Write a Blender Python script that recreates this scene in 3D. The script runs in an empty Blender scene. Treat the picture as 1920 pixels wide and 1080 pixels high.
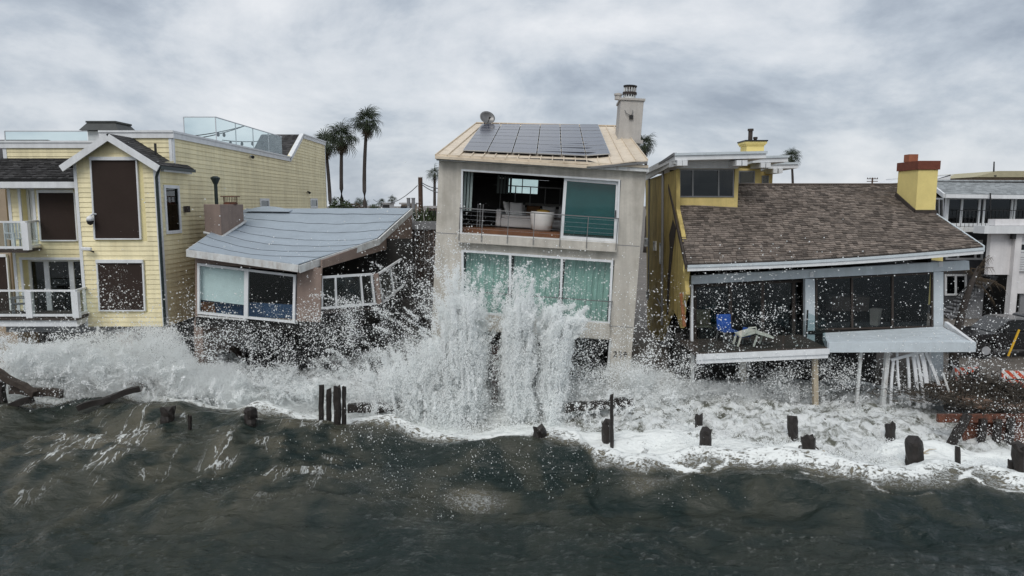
import bpy, math, random
import numpy as np
from mathutils import Vector, Matrix

random.seed(7)
rng = np.random.default_rng(11)
scene = bpy.context.scene
COL = scene.collection
R = math.radians

# ------------------------------------------------------------------ camera
FPX, PITCH, CAMZ = 1280.0, math.atan(155 / 1280.0), 8.1
cam_d = bpy.data.cameras.new('camera')
cam = bpy.data.objects.new('camera', cam_d)
COL.objects.link(cam)
cam_d.sensor_width = 36.0
cam_d.lens = 36.0 * FPX / 1920.0
cam_d.clip_start, cam_d.clip_end = 0.1, 6000.0
cam.location = (0, 0, CAMZ)
cam.rotation_euler = (math.pi / 2 - PITCH, 0, 0)
scene.camera = cam

# ------------------------------------------------------------------ overcast sky
world = bpy.data.worlds.new('World')
scene.world = world
world.use_nodes = True
wn, wl = world.node_tree.nodes, world.node_tree.links
wn.clear()


def wnode(t, **kw):
    n = wn.new(t)
    for k, v in kw.items():
        setattr(n, k, v)
    return n


SUN_EL, SUN_AZ = R(48), R(200)   # azimuth measured from +Y towards +X
w_out = wnode('ShaderNodeOutputWorld')
w_bg = wnode('ShaderNodeBackground')
w_bg.inputs['Strength'].default_value = 0.1
w_sky = wnode('ShaderNodeTexSky', sky_type='NISHITA', sun_disc=False, sun_elevation=SUN_EL, sun_rotation=SUN_AZ)
w_sky.dust_density = 2.0
w_tc = wnode('ShaderNodeTexCoord')
w_sep = wnode('ShaderNodeSeparateXYZ')
wl.new(w_tc.outputs['Generated'], w_sep.inputs[0])


def wmath(op, a, b=None, c=None):
    n = wnode('ShaderNodeMath', operation=op)
    for i, v in enumerate((a, b, c)):
        if v is None:
            continue
        if isinstance(v, (int, float)):
            n.inputs[i].default_value = v
        else:
            wl.new(v, n.inputs[i])
    return n.outputs[0]


w_zz = wmath('ADD', wmath('ABSOLUTE', w_sep.outputs[2]), 0.30)
w_px = wmath('DIVIDE', w_sep.outputs[0], w_zz)
w_py = wmath('DIVIDE', w_sep.outputs[1], w_zz)
w_cmb = wnode('ShaderNodeCombineXYZ')
wl.new(w_px, w_cmb.inputs[0])
wl.new(w_py, w_cmb.inputs[1])


def wnoise(scale, detail, rough, dist, loc, sc=(1, 1, 1)):
    m = wnode('ShaderNodeMapping')
    m.inputs['Location'].default_value = loc
    m.inputs['Scale'].default_value = sc
    wl.new(w_cmb.outputs[0], m.inputs[0])
    n = wnode('ShaderNodeTexNoise')
    n.inputs['Scale'].default_value = scale
    n.inputs['Detail'].default_value = detail
    n.inputs['Roughness'].default_value = rough
    n.inputs['Distortion'].default_value = dist
    wl.new(m.outputs[0], n.inputs['Vector'])
    return n.outputs[0]


def wramp(fac, stops):
    r = wnode('ShaderNodeValToRGB')
    e = r.color_ramp.elements
    while len(e) < len(stops):
        e.new(0.5)
    for el, (p, c) in zip(e, stops):
        el.position = p
        el.color = (*c, 1)
    wl.new(fac, r.inputs[0])
    return r.outputs[0]


w_big = wnoise(0.8, 4, 0.5, 0.2, (3.1, 1.7, 0), (0.7, 1.0, 1))
w_fine = wnoise(2.3, 10, 0.58, 0.25, (5.3, 2.2, 0), (0.75, 1.3, 1))
w_m3 = wnode('ShaderNodeMapping')
w_m3.inputs['Scale'].default_value = (1, 1, 1.9)
w_m3.inputs['Location'].default_value = (2.45, 0.3, 0.6)
wl.new(w_tc.outputs['Generated'], w_m3.inputs[0])
w_n3 = wnode('ShaderNodeTexNoise')
for k_, v_ in (('Scale', 3.1), ('Detail', 12), ('Roughness', 0.59), ('Distortion', 0.2)):
    w_n3.inputs[k_].default_value = v_
wl.new(w_m3.outputs[0], w_n3.inputs['Vector'])
w_mix = wmath('ADD', wmath('ADD', wmath('MULTIPLY', w_big, 0.15), wmath('MULTIPLY', w_fine, 0.12)), wmath('MULTIPLY', w_n3.outputs[0], 0.73))
w_cloud = wramp(w_mix, [(0.37, (3.5, 4.0, 4.75)), (0.45, (5.2, 5.75, 6.45)), (0.51, (6.9, 7.3, 7.8)), (0.60, (8.6, 8.8, 9.1))])
w_mx = wnode('ShaderNodeMix', data_type='RGBA')
w_mx.inputs['Factor'].default_value = 0.9
wl.new(w_sky.outputs[0], w_mx.inputs['A'])
wl.new(w_cloud, w_mx.inputs['B'])
wl.new(w_mx.outputs['Result'], w_bg.inputs['Color'])
wl.new(w_bg.outputs[0], w_out.inputs['Surface'])

sun_d = bpy.data.lights.new('sun', 'SUN')
sun_d.energy = 1.5
sun_d.angle = R(30)
sun_d.color = (1.0, 0.96, 0.9)
sun = bpy.data.objects.new('sun', sun_d)
COL.objects.link(sun)
_sd = Vector((math.sin(SUN_AZ) * math.cos(SUN_EL), math.cos(SUN_AZ) * math.cos(SUN_EL), math.sin(SUN_EL)))
sun.rotation_euler = (-_sd).to_track_quat('-Z', 'Y').to_euler()

vs = scene.view_settings
vs.view_transform, vs.look, vs.exposure, vs.gamma = 'Standard', 'None', 0.0, 1.0
vs.use_curve_mapping = False
scene.cycles.max_bounces = 10
scene.cycles.diffuse_bounces = 6
scene.cycles.transparent_max_bounces = 16

# ------------------------------------------------------------------ helpers: points seen in the frame, at a stated depth
_F = Vector((0, math.cos(PITCH), -math.sin(PITCH)))
_U = Vector((0, math.sin(PITCH), math.cos(PITCH)))
CAM = Vector((0, 0, CAMZ))


def ray(px, py):
    return _F + Vector((1, 0, 0)) * ((px - 960) / FPX) + _U * ((540 - py) / FPX)


def P(px, py, Y):
    d = ray(px, py)
    return CAM + d * (Y / d.y)


def PL(M, px, py, yl=0.0):
    """point of the ray through (px, py) on the plane y = yl of frame M, in frame M"""
    Mi = M.inverted()
    o = Mi @ CAM
    d = Mi.to_3x3() @ ray(px, py)
    return o + d * ((yl - o.y) / d.y)


def GZ(px, py, z):
    """ground point of the ray at height z"""
    d = ray(px, py)
    return CAM + d * ((z - CAMZ) / d.z)


# ------------------------------------------------------------------ helpers: objects
MW = {}
V = Vector


def mw(o):
    return MW.get(o.name, Matrix.Identity(4)) if o else Matrix.Identity(4)


def tag(o, label=None, cat=None, group=None, kind=None):
    if label:
        o['label'] = label
    if cat:
        o['category'] = cat
    if group:
        o['group'] = group
    if kind:
        o['kind'] = kind
    return o


def thing(name, label, cat, loc=(0, 0, 0), M=None, group=None):
    o = bpy.data.objects.new(name, None)
    COL.objects.link(o)
    m = M if M is not None else Matrix.Translation(V(loc))
    o.matrix_basis = m
    o.empty_display_size = 0.3
    MW[o.name] = m.copy()
    return tag(o, label, cat, group)


class MB:
    def __init__(self, M=None):
        self.v, self.f, self.r, self.M = [], [], [], M

    def add(self, vs_, fs, r=None):
        n = len(self.v)
        for p in vs_:
            p = V(p)
            self.v.append(self.M @ p if self.M is not None else p)
        for f in fs:
            self.f.append(tuple(n + i for i in f))
            self.r.append(r if r is not None else 0.5)
        return self

    def hexa(self, p, r=None):
        # p: 4 bottom (ccw from above) then 4 top
        return self.add(p, [(3, 2, 1, 0), (4, 5, 6, 7), (0, 1, 5, 4), (1, 2, 6, 5), (2, 3, 7, 6), (3, 0, 4, 7)], r)

    def box(self, x0, x1, y0, y1, z0, z1, r=None):
        return self.hexa([(x0, y0, z0), (x1, y0, z0), (x1, y1, z0), (x0, y1, z0), (x0, y0, z1), (x1, y0, z1), (x1, y1, z1), (x0, y1, z1)], r)

    def beam(self, p, q, w, h, up=(0, 0, 1), r=None):
        p, q, up = V(p), V(q), V(up)
        d = (q - p).normalized()
        s = d.cross(up)
        if s.length < 1e-4:
            s = d.cross(V((0, 1, 0)))
        s.normalize()
        u = s.cross(d).normalized()
        s, u = s * w / 2, u * h / 2
        return self.hexa([p - s - u, p + s - u, q + s - u, q - s - u, p - s + u, p + s + u, q + s + u, q - s + u], r)

    def rings(self, rings, cap=True, closed=True, r=None):
        n = len(rings[0])
        vs_, fs = [], []
        for ring in rings:
            vs_ += list(ring)
        m = n if closed else n - 1
        for i in range(len(rings) - 1):
            for j in range(m):
                a, b = i * n + j, i * n + (j + 1) % n
                fs.append((a, b, b + n, a + n))
        if cap:
            fs.append(tuple(range(n - 1, -1, -1)))
            k = (len(rings) - 1) * n
            fs.append(tuple(range(k, k + n)))
        return self.add(vs_, fs, r)

    def path(self, pts, rad, n=8, cap=True, r=None):
        pts = [V(p) for p in pts]
        if not hasattr(rad, '__len__'):
            rad = [rad] * len(pts)
        rings = []
        for i, p in enumerate(pts):
            d = (pts[min(i + 1, len(pts) - 1)] - pts[max(i - 1, 0)]).normalized()
            a = d.cross(V((0, 0, 1)))
            if a.length < 1e-3:
                a = V((1, 0, 0))
            a.normalize()
            b = a.cross(d).normalized()
            rings.append([p + (a * math.cos(t) + b * math.sin(t)) * rad[i] for t in [2 * math.pi * k / n for k in range(n)]])
        return self.rings(rings, cap, True, r)

    def lathe(self, c, prof, n=16, sx=1.0, sy=1.0, r=None):
        c = V(c)
        return self.rings([[c + V((rr * sx * math.cos(2 * math.pi * k / n), rr * sy * math.sin(2 * math.pi * k / n), z)) for k in range(n)] for rr, z in prof], True, True, r)

    def prism(self, poly, vec, r=None):
        a = [V(p) for p in poly]
        vec = V(vec)
        n = len(a)
        return self.add(a + [p + vec for p in a], [tuple(range(n - 1, -1, -1)), tuple(range(n, 2 * n))] + [(i, (i + 1) % n, n + (i + 1) % n, n + i) for i in range(n)], r)

    def panel(self, c4, n, t, holes=(), off=0.0):
        """slab on the quad BL, BR, TR, TL with rectangular holes (u0, u1, v0, v1); n points outward, the front face is off proud"""
        BL, BR, TR, TL = [V(p) for p in c4]
        n = V(n).normalized()
        us = sorted({0.0, 1.0} | {h[0] for h in holes} | {h[1] for h in holes})
        vv = sorted({0.0, 1.0} | {h[2] for h in holes} | {h[3] for h in holes})
        us = [u for u in us if 0 <= u <= 1]
        vv = [u for u in vv if 0 <= u <= 1]
        ids, vs_, fs = {}, [], []

        def pt(i, j, k):
            if (i, j, k) not in ids:
                u, w = us[i], vv[j]
                p = (BL * (1 - u) + BR * u) * (1 - w) + (TL * (1 - u) + TR * u) * w
                ids[(i, j, k)] = len(vs_)
                vs_.append(p + n * (off if k == 0 else off - t))
            return ids[(i, j, k)]

        def full(i, j):
            if not (0 <= i < len(us) - 1 and 0 <= j < len(vv) - 1):
                return False
            u, w = (us[i] + us[i + 1]) / 2, (vv[j] + vv[j + 1]) / 2
            return not any(h[0] < u < h[1] and h[2] < w < h[3] for h in holes)
        for i in range(len(us) - 1):
            for j in range(len(vv) - 1):
                if not full(i, j):
                    continue
                a, b, c, d = (i, j), (i + 1, j), (i + 1, j + 1), (i, j + 1)
                fs.append(tuple(pt(*q, 0) for q in (a, b, c, d)))
                fs.append(tuple(pt(*q, 1) for q in (d, c, b, a)))
                for (ni, nj), (e0, e1) in (((i, j - 1), (a, b)), ((i + 1, j), (b, c)), ((i, j + 1), (c, d)), ((i - 1, j), (d, a))):
                    if not full(ni, nj):
                        fs.append((pt(*e0, 0), pt(*e0, 1), pt(*e1, 1), pt(*e1, 0)))
        return self.add(vs_, fs)

    def build(self, name, mat, parent=None, smooth=False, label=None, cat=None, group=None, kind=None, bevel=0):
        me = bpy.data.meshes.new(name)
        Mi = mw(parent).inverted()
        loc = V((0, 0, 0))
        me.from_pydata([tuple(Mi @ p) for p in self.v], [], self.f)
        at = me.attributes.new('rnd', 'FLOAT', 'FACE')
        at.data.foreach_set('value', np.array(self.r, dtype=np.float32))
        if smooth:
            me.polygons.foreach_set('use_smooth', [True] * len(me.polygons))
        if mat is not None:
            me.materials.append(mat)
        o = bpy.data.objects.new(name, me)
        COL.objects.link(o)
        if parent:
            o.parent = parent
        MW[o.name] = mw(parent).copy()
        if bevel:
            b = o.modifiers.new('bevel', 'BEVEL')
            b.width, b.segments, b.limit_method = bevel, 2, 'ANGLE'
        return tag(o, label, cat, group, kind)


def box(name, x0, x1, y0, y1, z0, z1, mat, parent=None, M=None, bevel=0, **k):
    return MB(M).box(x0, x1, y0, y1, z0, z1).build(name, mat, parent, bevel=bevel, **k)


def copy_obj(o, parent=None):
    c = o.copy()
    COL.objects.link(c)
    c.parent = parent
    for k in ('label', 'category'):
        if parent and k in c:
            del c[k]
    return c


def lerp(a, b, t):
    return a + (b - a) * t


# ------------------------------------------------------------------ helpers: materials
MATS = {}


def mat(name, col, rough=0.7, var=0.12, scale=3.0, bump=0.0, bscale=40.0, metal=0.0, rnd=0.0, streak=0.0, spec=0.4, stain=None, stain_amt=0.0, coat=0.0):
    m = bpy.data.materials.new(name)
    m.use_nodes = True
    nt = m.node_tree
    nd, lk = nt.nodes, nt.links
    b = nd['Principled BSDF']
    b.inputs['Roughness'].default_value = rough
    b.inputs['Metallic'].default_value = metal
    b.inputs['Specular IOR Level'].default_value = spec
    if coat:
        b.inputs['Coat Weight'].default_value = coat
    g = nd.new('ShaderNodeNewGeometry')

    def noise(sc, det, mp=None):
        n = nd.new('ShaderNodeTexNoise')
        n.inputs['Scale'].default_value = sc
        n.inputs['Detail'].default_value = det
        n.inputs['Roughness'].default_value = 0.6
        if mp:
            mpn = nd.new('ShaderNodeMapping')
            mpn.inputs['Scale'].default_value = mp
            lk.new(g.outputs['Position'], mpn.inputs[0])
            lk.new(mpn.outputs[0], n.inputs['Vector'])
        else:
            lk.new(g.outputs['Position'], n.inputs['Vector'])
        return n.outputs[0]

    def rng_(src, a, bb, lo=0.3, hi=0.7):
        r = nd.new('ShaderNodeMapRange')
        r.inputs['From Min'].default_value = lo
        r.inputs['From Max'].default_value = hi
        r.inputs['To Min'].default_value = a
        r.inputs['To Max'].default_value = bb
        lk.new(src, r.inputs[0])
        return r.outputs[0]

    def mul(a, bb):
        n = nd.new('ShaderNodeMath')
        n.operation = 'MULTIPLY'
        lk.new(a, n.inputs[0])
        lk.new(bb, n.inputs[1])
        return n.outputs[0]
    f = rng_(noise(scale, 5), 1 - var, 1 + var)
    f = mul(f, rng_(noise(scale * 9, 3), 1 - var * 0.5, 1 + var * 0.5))
    if streak:
        f = mul(f, rng_(noise(1.0, 4, (3.5, 3.5, 0.25)), 1 - streak, 1.0, 0.35, 0.6))
    if rnd:
        a = nd.new('ShaderNodeAttribute')
        a.attribute_name = 'rnd'
        f = mul(f, rng_(a.outputs['Fac'], 1 - rnd, 1 + rnd, 0, 1))
    vm = nd.new('ShaderNodeVectorMath')
    vm.operation = 'SCALE'
    vm.inputs[0].default_value = col
    lk.new(f, vm.inputs['Scale'])
    src = vm.outputs[0]
    if stain:
        mx = nd.new('ShaderNodeMix')
        mx.data_type = 'RGBA'
        lk.new(rng_(noise(scale * 1.7, 6, (1, 1, 0.5)), 0, stain_amt, 0.48, 0.68), mx.inputs['Factor'])
        lk.new(src, mx.inputs['A'])
        mx.inputs['B'].default_value = (*stain, 1)
        src = mx.outputs['Result']
    lk.new(src, b.inputs['Base Color'])
    if bump:
        bn = nd.new('ShaderNodeBump')
        bn.inputs['Strength'].default_value = bump
        bn.inputs['Distance'].default_value = 0.02
        lk.new(noise(bscale, 4), bn.inputs['Height'])
        lk.new(bn.outputs[0], b.inputs['Normal'])
    MATS[name] = m
    return m


def glass(name, tint, rough=0.02, ior=1.5):
    m = bpy.data.materials.new(name)
    m.use_nodes = True
    nd, lk = m.node_tree.nodes, m.node_tree.links
    nd.clear()
    out = nd.new('ShaderNodeOutputMaterial')
    t = nd.new('ShaderNodeBsdfTransparent')
    t.inputs[0].default_value = (*[c ** .5 for c in tint], 1)   # a pane has two faces
    gl = nd.new('ShaderNodeBsdfGlossy')
    gl.inputs['Roughness'].default_value = rough
    gl.inputs['Color'].default_value = (0.9, 0.95, 0.97, 1)
    fr = nd.new('ShaderNodeLayerWeight')
    fr.inputs['Blend'].default_value = 0.5
    pw = nd.new('ShaderNodeMath')
    pw.operation = 'POWER'
    pw.inputs[1].default_value = 4.0
    lk.new(fr.outputs['Facing'], pw.inputs[0])
    ma = nd.new('ShaderNodeMath')
    ma.operation = 'MULTIPLY_ADD'
    ma.inputs[1].default_value = 0.75
    ma.inputs[2].default_value = ((ior - 1) / (ior + 1)) ** 2
    lk.new(pw.outputs[0], ma.inputs[0])
    mx = nd.new('ShaderNodeMixShader')
    lk.new(ma.outputs[0], mx.inputs[0])
    lk.new(t.outputs[0], mx.inputs[1])
    lk.new(gl.outputs[0], mx.inputs[2])
    lk.new(mx.outputs[0], out.inputs[0])
    MATS[name] = m
    return m


m_yel = mat('yellow_siding', (0.89, 0.80, 0.52), 0.6, 0.05, 0.8, streak=0.16, rnd=0.07, stain=(0.5, 0.4, 0.2), stain_amt=0.25)
m_yelback = mat('yellow_wall', (0.78, 0.69, 0.38), 0.7, 0.06)
m_white = mat('white_trim', (0.74, 0.76, 0.78), 0.5, 0.06, 2, streak=0.1)
m_wwhite = mat('weathered_white', (0.66, 0.68, 0.68), 0.6, 0.08, 3, streak=0.15, stain=(0.22, 0.13, 0.07), stain_amt=0.35)
m_blind = mat('brown_blind', (0.042, 0.031, 0.027), 0.9, 0.08, 1.2, bump=0.15, bscale=150, spec=0.1)
m_dkshingle = mat('charcoal_shingle', (0.042, 0.041, 0.042), 0.85, 0.2, 4, rnd=0.55, bump=0.4)
m_brshingle = mat('brown_shingle', (0.165, 0.138, 0.119), 0.9, 0.22, 0.7, rnd=0.5, bump=0.5, bscale=90)
m_pipe = mat('dark_green_metal', (0.018, 0.03, 0.03), 0.4, 0.1)
m_black = mat('black_metal', (0.015, 0.015, 0.016), 0.45, 0.1)
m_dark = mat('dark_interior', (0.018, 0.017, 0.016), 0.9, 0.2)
m_void = mat('dark_concrete', (0.028, 0.026, 0.025), 0.8, 0.3, 2)  # near-black concrete for the voids under the houses
m_stucco = mat('brown_stucco', (0.27, 0.205, 0.175), 0.9, 0.1, 2, bump=0.4, bscale=60, streak=0.12)
m_bluegrey = mat('blue_grey_roofing', (0.33, 0.385, 0.44), 0.75, 0.07, 1.2, bump=0.2, bscale=30, rnd=0.04, streak=0.05)
m_blue = mat('blue_paint', (0.05, 0.10, 0.2), 0.7, 0.15)
m_orange = mat('torn_board', (0.3, 0.13, 0.06), 0.8, 0.3, 8)
m_pale = mat('pale_shade_cloth', (0.76, 0.85, 0.85), 0.8, 0.06, 3)
m_conc = mat('pale_stucco', (0.56, 0.53, 0.475), 0.85, 0.09, 1.2, bump=0.4, bscale=50, streak=0.2, stain=(0.3, 0.27, 0.22), stain_amt=0.38)
m_cream = mat('cream_metal_roof', (0.66, 0.57, 0.45), 0.5, 0.07, 1.5, rnd=0.06, stain=(0.38, 0.3, 0.22), stain_amt=0.4)
m_solar = mat('solar_cell', (0.016, 0.021, 0.05), 0.16, 0.1, 2, spec=0.6, rnd=0.12)
m_alu = mat('aluminium', (0.55, 0.57, 0.6), 0.35, 0.08, metal=0.6)
m_steel = mat('rail_steel', (0.2, 0.2, 0.2), 0.4, 0.1, metal=0.5)
m_wood = mat('wood_floor', (0.17, 0.075, 0.035), 0.4, 0.25, 2)
m_sofa = mat('white_upholstery', (0.72, 0.70, 0.68), 0.9, 0.05, 4, bump=0.2)
m_gold = mat('gold_cushion', (0.5, 0.3, 0.06), 0.9, 0.1)
m_brownfab = mat('brown_cushion', (0.22, 0.11, 0.05), 0.9, 0.1)
m_curtain = mat('teal_curtain', (0.54, 0.60, 0.57), 0.85, 0.08, 2)
m_vblind = mat('vertical_blind', (0.35, 0.42, 0.41), 0.8, 0.08)
m_chim = mat('grey_chimney_stucco', (0.46, 0.44, 0.415), 0.85, 0.08, 2, bump=0.3, streak=0.12)
m_rust = mat('rusted_steel', (0.13, 0.05, 0.03), 0.85, 0.35, 4, bump=0.6, stain=(0.05, 0.03, 0.025), stain_amt=0.7)
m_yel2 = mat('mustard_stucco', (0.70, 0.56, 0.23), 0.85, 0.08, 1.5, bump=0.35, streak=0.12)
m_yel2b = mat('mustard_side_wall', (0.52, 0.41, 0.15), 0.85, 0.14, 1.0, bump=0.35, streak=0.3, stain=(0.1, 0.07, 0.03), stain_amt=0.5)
m_yel3 = mat('bright_yellow_stucco', (0.78, 0.65, 0.26), 0.85, 0.06, 2, bump=0.35)
m_brick = mat('red_brown_cap', (0.16, 0.05, 0.03), 0.8, 0.2, 6)
m_terra = mat('terracotta', (0.3, 0.11, 0.06), 0.8, 0.15)
m_paleblue = mat('pale_blue_paint', (0.56, 0.62, 0.66), 0.6, 0.07, 2, streak=0.1)
m_bsoff = mat('dark_timber', (0.05, 0.04, 0.035), 0.85, 0.3, 3)
m_grey = mat('grey_render', (0.2, 0.205, 0.215), 0.85, 0.1)
m_dgrey = mat('slate_render', (0.07, 0.073, 0.08), 0.85, 0.12)
m_groof = mat('grey_shingle', (0.27, 0.29, 0.30), 0.85, 0.15, 1.5, rnd=0.25)
m_wstucco = mat('white_stucco', (0.70, 0.69, 0.70), 0.85, 0.07, 1.5, streak=0.1)
m_pile = mat('wet_pile_wood', (0.022, 0.018, 0.016), 0.5, 0.4, 6, bump=0.8, bscale=25)
m_driftwood = mat('weathered_timber', (0.05, 0.039, 0.032), 0.8, 0.35, 5, bump=0.6, bscale=30)
m_bare = mat('bare_post_wood', (0.42, 0.36, 0.27), 0.8, 0.15, 5)
m_trunk = mat('palm_trunk', (0.05, 0.042, 0.038), 0.9, 0.25, 6, bump=0.6, bscale=10)
m_frond = mat('palm_frond', (0.028, 0.042, 0.018), 0.6, 0.35, 0.8, rnd=0.4)
m_deadfrond = mat('dead_palm_frond', (0.075, 0.055, 0.035), 0.8, 0.3, 1, rnd=0.3)
m_shrub = mat('shrub_leaf', (0.04, 0.06, 0.022), 0.7, 0.4, 1.5, rnd=0.4)
m_pole = mat('brown_pole', (0.075, 0.045, 0.032), 0.85, 0.25, 5)
m_asphalt = mat('wet_ground', (0.13, 0.115, 0.1), 0.7, 0.3, 0.8, bump=0.3, bscale=12)
m_truck = mat('black_car_paint', (0.012, 0.012, 0.013), 0.25, 0.1, coat=0.5)
m_carglass = mat('car_glass', (0.02, 0.022, 0.024), 0.08, 0.1, spec=0.6)
m_rustdark = mat('rust_stained_pile', (0.075, 0.03, 0.02), 0.8, 0.5, 5, bump=0.8, bscale=25, stain=(0.02, 0.015, 0.013), stain_amt=0.9)
m_tyre = mat('tyre_rubber', (0.012, 0.012, 0.012), 0.9, 0.1)
m_red = mat('tail_lamp', (0.35, 0.05, 0.02), 0.3, 0.05)
m_chairblue = mat('blue_plastic', (0.012, 0.075, 0.33), 0.45, 0.1)
m_tan = mat('tan_fabric', (0.4, 0.37, 0.25), 0.9, 0.1)
m_teal = mat('dark_teal_fabric', (0.03, 0.08, 0.08), 0.9, 0.2)
m_resin = mat('white_resin', (0.68, 0.66, 0.58), 0.5, 0.06)
m_far = mat('far_building', (0.35, 0.34, 0.34), 0.9, 0.2)
m_farw = mat('far_pale_building', (0.55, 0.54, 0.53), 0.9, 0.1)
m_twig = mat('brush_twig', (0.045, 0.038, 0.03), 0.9, 0.4, 4, rnd=0.5)
m_copper = mat('dark_copper', (0.045, 0.05, 0.05), 0.5, 0.2, 5)
m_yellowpole = mat('yellow_plastic', (0.7, 0.42, 0.03), 0.5, 0.1)
g_dark = glass('dark_window_glass', (0.55, 0.58, 0.58))
g_smoke = glass('smoked_window_glass', (0.16, 0.17, 0.18))
g_teal = glass('teal_door_glass', (0.16, 0.42, 0.42))
g_tealc = glass('teal_window_glass', (0.66, 0.83, 0.80))
g_rail = glass('pale_teal_rail_glass', (0.80, 0.91, 0.92), ior=1.25)
g_railc = glass('clear_rail_glass', (0.80, 0.86, 0.86), ior=1.3)


# ------------------------------------------------------------------ helpers: building pieces
def window(parent, c4, n, cols=(), rows=(), fw=0.07, t=0.1, off=0.03, mf=None, mg=None, name='window', pane='pane', skip=(), bar=None, label=None):
    BL, BR, TR, TL = [V(p) for p in c4]
    n = V(n).normalized()
    w = ((BR - BL).length + (TR - TL).length) / 2
    h = ((TL - BL).length + (TR - BR).length) / 2
    a, b = fw / w, fw / h
    bw = (bar or fw) / w / 2
    bh = (bar or fw) / h / 2
    ue = [0] + list(cols) + [1]
    ve = [0] + list(rows) + [1]
    holes = []
    for i in range(len(ue) - 1):
        for j in range(len(ve) - 1):
            holes.append((a if i == 0 else ue[i] + bw, 1 - a if i == len(ue) - 2 else ue[i + 1] - bw,
                          b if j == 0 else ve[j] + bh, 1 - b if j == len(ve) - 2 else ve[j + 1] - bh))
    fr = MB().panel(c4, n, t, holes, off).build(name, mf or m_white, parent, label=label)

    def at(u, v_):
        return (BL * (1 - u) + BR * u) * (1 - v_) + (TL * (1 - u) + TR * u) * v_
    for k, (u0, u1, v0, v1) in enumerate(holes):
        if k in skip:
            continue
        e = 0.006
        q = [at(u0 - e / w, v0 - e / h), at(u1 + e / w, v0 - e / h), at(u1 + e / w, v1 + e / h), at(u0 - e / w, v1 + e / h)]
        MB().panel(q, n, 0.012, (), off - t * 0.5).build(pane, mg or g_dark, fr)
    return fr


def siding(parent, base, axis, n, z0, z1, s_rng, h=0.19, holes=(), mt=None, name='siding_board'):
    """lapped boards; base: point with s = 0, z = 0; s_rng(z) -> (s0, s1); holes (s0, s1, z0, z1)"""
    base, axis, n = V(base), V(axis), V(n)
    k = int(math.ceil((z1 - z0) / h))
    for i in range(k):
        a, b = z0 + i * h, min(z0 + (i + 1) * h, z1)
        lo0, lo1 = s_rng(a)
        hi0, hi1 = s_rng(b)
        m = (a + b) / 2
        cuts = sorted([(q[0], q[1]) for q in holes if q[2] < m < q[3]])
        segs, cur = [], None
        x = min(lo0, hi0)
        e1 = max(lo1, hi1)
        for c0, c1 in cuts:
            if c0 > x:
                segs.append((x, c0))
            x = max(x, c1)
        if x < e1:
            segs.append((x, e1))
        for s0, s1 in segs:
            if s1 - s0 < 0.03:
                continue
            a0, a1 = max(s0, lo0), min(s1, lo1)
            b0, b1 = max(s0, hi0), min(s1, hi1)
            if a1 - a0 < 0.02:
                continue
            if b1 - b0 < 0.02:
                b0 = b1 = (b0 + b1) / 2
                b1 += 0.02
            j = random.uniform(-0.003, 0.003)

            def q(s, z, d):
                return base + axis * s + V((0, 0, z)) + n * d
            MB().hexa([q(a0, a + j, 0.031), q(a1, a + j, 0.031), q(a1, a + j, 0), q(a0, a + j, 0),
                       q(b0, b - .004, 0.008), q(b1, b - .004, 0.008), q(b1, b - .004, 0), q(b0, b - .004, 0)], random.random()).build(name, mt or m_yel, parent)


def shingles(parent, S, rows, cols, th=0.018, keep=0, mt=None, name='shingle', width=(0.8, 1.2), clip=None):
    """S(u, v) -> point on the roof, v up the slope; overlapping tabs; the first keep tabs are separate parts"""
    rest = MB()
    n_kept = 0
    for i in range(rows):
        v0, v1 = i / rows, min((i + 1.25) / rows, 1.0)
        u = -random.random() / cols
        while u < 1:
            du = random.uniform(*width) / cols
            a, b = max(u, 0), min(u + du, 1) - 0.0015
            u += du
            if b - a < 0.2 / cols:
                continue
            if clip and not clip((a + b) / 2, (v0 + v1) / 2):
                continue
            p = [S(a, v0), S(b, v0), S(b, v1), S(a, v1)]
            n = (p[1] - p[0]).cross(p[3] - p[0]).normalized()
            t = th * random.uniform(0.75, 1.5)
            vs_ = [p[0] + n * 0.004, p[1] + n * 0.004, p[2] + n * 0.001, p[3] + n * 0.001, p[0] + n * t, p[1] + n * t, p[2] + n * 0.005, p[3] + n * 0.005]
            rr = random.random()
            if n_kept < keep:
                MB().hexa(vs_, rr).build(name, mt, parent)
                n_kept += 1
            else:
                rest.hexa(vs_, rr)
    if rest.v:
        rest.build(name + 's', mt, parent, kind='stuff')


FR = V((0, -1, 0))

# ================================================================== setting: ground behind the houses
LOTZ = 1.2
gx = sorted(set([-3000, -900, -300, -120, -60] + list(range(-45, 46, 3)) + [60, 120, 300, 900, 3000]))
gy = sorted(set([22.2, 22.8, 24, 26, 28, 30, 31, 33, 36, 40, 46, 54, 70, 100, 200, 500, 1500, 5000]))
mb = MB()
gv, gf = [], []
for j, y in enumerate(gy):
    for i, x in enumerate(gx):
        z = LOTZ if x > 15.4 else (LOTZ if y >= 33 else (-2.4 + (LOTZ + 2.4) * max(0, min(1, (y - 29) / 4.0))))
        gv.append((x, y, z - (0 if y < 60 else 0.3) + random.uniform(-.02, .02) * (x > 15)))
for j in range(len(gy) - 1):
    for i in range(len(gx) - 1):
        a = j * len(gx) + i
        gf.append((a, a + 1, a + 1 + len(gx), a + len(gx)))
mb.add(gv, gf).build('ground', m_asphalt, kind='structure')

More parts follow.
